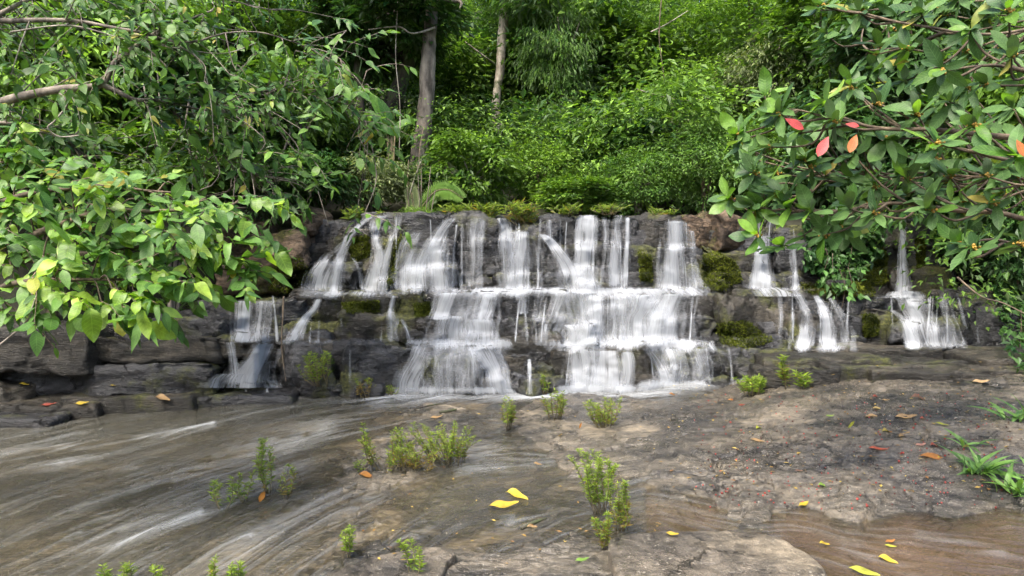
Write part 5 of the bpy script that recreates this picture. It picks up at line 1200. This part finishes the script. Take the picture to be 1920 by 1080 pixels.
# ------------------------------------------------------------------ fallen leaves
FC = {'yellow': ((0.36, 0.25, 0.02), (0.50, 0.37, 0.03)), 'orange': ((0.30, 0.12, 0.02), (0.42, 0.19, 0.035)), 'tan': ((0.26, 0.16, 0.065), (0.38, 0.25, 0.12)), 'pink': ((0.27, 0.12, 0.085), (0.34, 0.17, 0.12)), 'red': ((0.20, 0.035, 0.02), (0.30, 0.065, 0.03)), 'brown': ((0.13, 0.065, 0.035), (0.2, 0.105, 0.06)), 'green': ((0.10, 0.19, 0.025), (0.2, 0.31, 0.045)), 'lime': ((0.27, 0.28, 0.025), (0.36, 0.38, 0.04))}
for k, (a_, b_) in FC.items(): NM['fallen_' + k] = (leafmat('fallen_leaf_' + k, a_, b_, .2, .5, use='obj', vein=True),)
TL = [leaf_template(8, .38, .25, -.12, .5, .8, curl=.9), leaf_template(8, .44, .4, .22, .48, .8, curl=1.2), leaf_template(8, .30, .15, .08, .5, .85, curl=.6)]
FM = {}
FALLEN = [(916, 952, 62, 0, 'yellow', 'lower of the two large yellow leaves on wet rock'), (948, 926, 52, 12, 'yellow', 'upper of the two large yellow leaves on wet rock'), (1722, 858, 78, 6, 'orange', 'long orange leaf beside the strap-leaved plant'),
 (1686, 822, 36, -15, 'tan', 'curled tan leaf next to the faded pink leaf'), (1654, 812, 38, -8, 'pink', 'faded pink leaf next to the curled tan one'), (1622, 784, 56, -3, 'tan', 'first of two tan leaves lying end to end'), (1678, 784, 40, 6, 'tan', 'second of two tan leaves lying end to end'),
 (1708, 748, 44, 0, 'brown', 'domed reddish brown leaf beneath the dark rock step'), (1628, 843, 40, 2, 'red', 'narrow red-orange leaf on the tan slab'), (1716, 838, 24, -4, 'pink', 'short pink leaf left of the tiny red scraps'), (1744, 838, 30, -4, 'red', 'thin red leaf beside the short pink one'),
 (1406, 826, 30, 14, 'tan', 'lone tan leaf on the middle of the bare rock'), (1498, 952, 30, -16, 'yellow', 'bright yellow leaf at the edge of the reddish channel'), (1534, 913, 26, -4, 'green', 'small green leaf on the tan slab'), (1636, 768, 32, -6, 'tan', 'straw leaf above the end-to-end pair'), (1652, 752, 16, 20, 'tan', 'tiny tan leaf near the domed brown one'), (1636, 746, 22, -4, 'red', 'dull red leaf left of the domed brown one'),
 (1796, 720, 16, -30, 'tan', 'round tan leaf on the highest rock step'), (1822, 718, 32, 6, 'tan', 'tan leaf lying flat behind the round one on the step'), (1724, 788, 26, 0, 'red', 'dark red leaf right of the end-to-end pair'), (1752, 795, 26, 25, 'lime', 'slim yellow-green leaf right of the dark red one'),
 (1248, 1003, 28, 16, 'yellow', 'yellow leaf on the slab at the bottom'), (1536, 1023, 26, -4, 'yellow', 'yellow leaf in the streaky water beside the slab'), (1658, 1026, 24, 6, 'lime', 'yellow-green leaf in the channel below the tan slab'), (1660, 1020, 22, -5, 'orange', 'orange leaf touching the yellow-green one in the channel'), (1646, 1048, 38, 16, 'yellow', 'large yellow leaf in the channel near the bottom edge'), (1590, 1068, 60, 16, 'lime', 'longest yellow leaf cut by the bottom edge'),
 (486, 944, 30, -60, 'orange', 'orange leaf caught at the foot of the tall sprig'), (672, 893, 40, 2, 'orange', 'orange leaf at the end of the cracked rock'), (736, 872, 22, -70, 'orange', 'small orange leaf caught in the sparse sprigs'), (140, 759, 30, 0, 'yellow', 'yellow leaf on the low shelf by the river'), (292, 746, 36, 8, 'tan', 'curved straw leaf on the low shelf'), (206, 724, 12, 0, 'yellow', 'tiny yellow leaf on the shelf top'), (76, 762, 30, -4, 'red', 'rusty leaf on the low shelf at the far left'), (36, 722, 18, -10, 'yellow', 'yellow leaf in the crevice under the long ledge'),
 (378, 728, 22, -60, 'lime', 'upright yellow-green leaf on the shelf below the small cascade'), (1078, 1056, 30, -6, 'green', 'round green leaf at the foot of the drooping sprig'), (988, 992, 26, -12, 'tan', 'pale leaf below the yellow pair'), (1364, 752, 24, -4, 'orange', 'orange leaf at the near edge of the grassy tuft'), (1384, 762, 14, 0, 'red', 'tiny reddish leaf under the orange one near the tuft'), (1254, 741, 18, 0, 'orange', 'orange leaf at the foot of the right lower cascade'), (1086, 806, 14, -70, 'orange', 'upright orange leaf left of the wide tuft'),
 (806, 786, 26, -6, 'tan', 'pale leaf near the thick dark stick'), (1418, 806, 30, -20, 'lime', 'olive leaf on the rock above the lone tan leaf'), (1590, 805, 20, -50, 'lime', 'green scrap standing up on the rock above the pink leaf'), (1548, 783, 18, 0, 'green', 'small green leaf left of the end-to-end pair'), (1000, 872, 18, 0, 'tan', 'whitish leaf in the shallow pool'), (1490, 885, 18, 0, 'brown', 'little brown leaf cluster in the middle of the tan slab')]
frng = random.Random(5)
for i, (px, py, L, ang, col, lab) in enumerate(FALLEN):
    k = i % 3; key = (col, k)
    if key not in FM: FM[key] = mesh('fallen_leaf', TL[k][0], TL[k][1], NM['fallen_' + col][0], TL[k][2])
    b = ground_at(px, py); s = b[1] / F
    steep = abs(ang) > 40
    if steep: d = np.array([math.cos(math.radians(ang)), -.15, -math.sin(math.radians(ang))]); nn = np.array([.2, -.9, .3])
    else:
        fs = (b[1] / (ZC - b[2])); d = np.array([1.0, -math.tan(math.radians(ang)) * min(fs, 2.2), 0.0]); nn = np.array([0, -.32 + frng.uniform(-.1, .1), 1])
    d = unit(d); d[2] += 0 if steep else .02; R = frames(d[None], nn[None])[0] * (L * s * 0.9)
    o = obj('fallen_leaf', FM[key], None, None, lab, 'leaf', 'fallen leaves on the rocks'); m4 = Matrix(R.tolist()).to_4x4(); m4.translation = Vector(b) + Vector((0, 0, .012)); o.matrix_basis = m4

# berries, husks and scraps on the dry rock: far too many to count
sr = np.random.default_rng(12); acc1 = Acc(); ico, icq = lattice(2, 2, 2); ico = unit(ico); acc2 = Acc()
M['berry'] = leafmat('berry', (0.03, 0.012, 0.01), (0.38, 0.06, 0.05), .0, .5)
for k in range(420):
    x, y = sr.uniform(1300, 1900), sr.uniform(735, 955)
    h = hit(x, y); 
    if h is None: continue
    r = sr.uniform(.003, .0065) * (1.3 if sr.random() < .2 else 1); acc1.add(ico * r + h[0] + [0, 0, r * .6], icq, None, None, np.full(len(ico), sr.choice([.05, .1, .9, .7, .5])))
obj('berries', acc1.mesh('berries', M['berry']), kind='stuff', label='scattered red and black berries on the tan rock', cat='berries')
LM['scrap'] = leafmat('leaf_scrap', (0.16, 0.07, 0.03), (0.40, 0.30, 0.07), .1, .7)
pos = []
for k in range(520):
    x = sr.uniform(1250, 1915) if k < 430 else sr.uniform(680, 1250); y = sr.uniform(680, 930) if k < 430 else sr.uniform(760, 1060)
    h = hit(x, y)
    if h is not None: pos.append(h[0] + [0, 0, .006])
pos = np.array(pos); n = len(pos); th = sr.uniform(0, 6.28, n)
V, Fa, uv, m = place(far_leaf(.45, .12, -.1), pos, np.stack([np.cos(th), np.sin(th), np.full(n, .05)], -1), np.tile([0, 0, 1.], (n, 1)) + .2 * sr.normal(size=(n, 3)), sr.uniform(.012, .045, n))
acc2.add(V, None, Fa, uv, np.repeat(sr.random(n), m)); obj('leaf_litter', acc2.mesh('leaf_litter', LM['scrap'], smooth=False), kind='stuff', label='small dry leaf scraps littering the rock', cat='leaf litter')
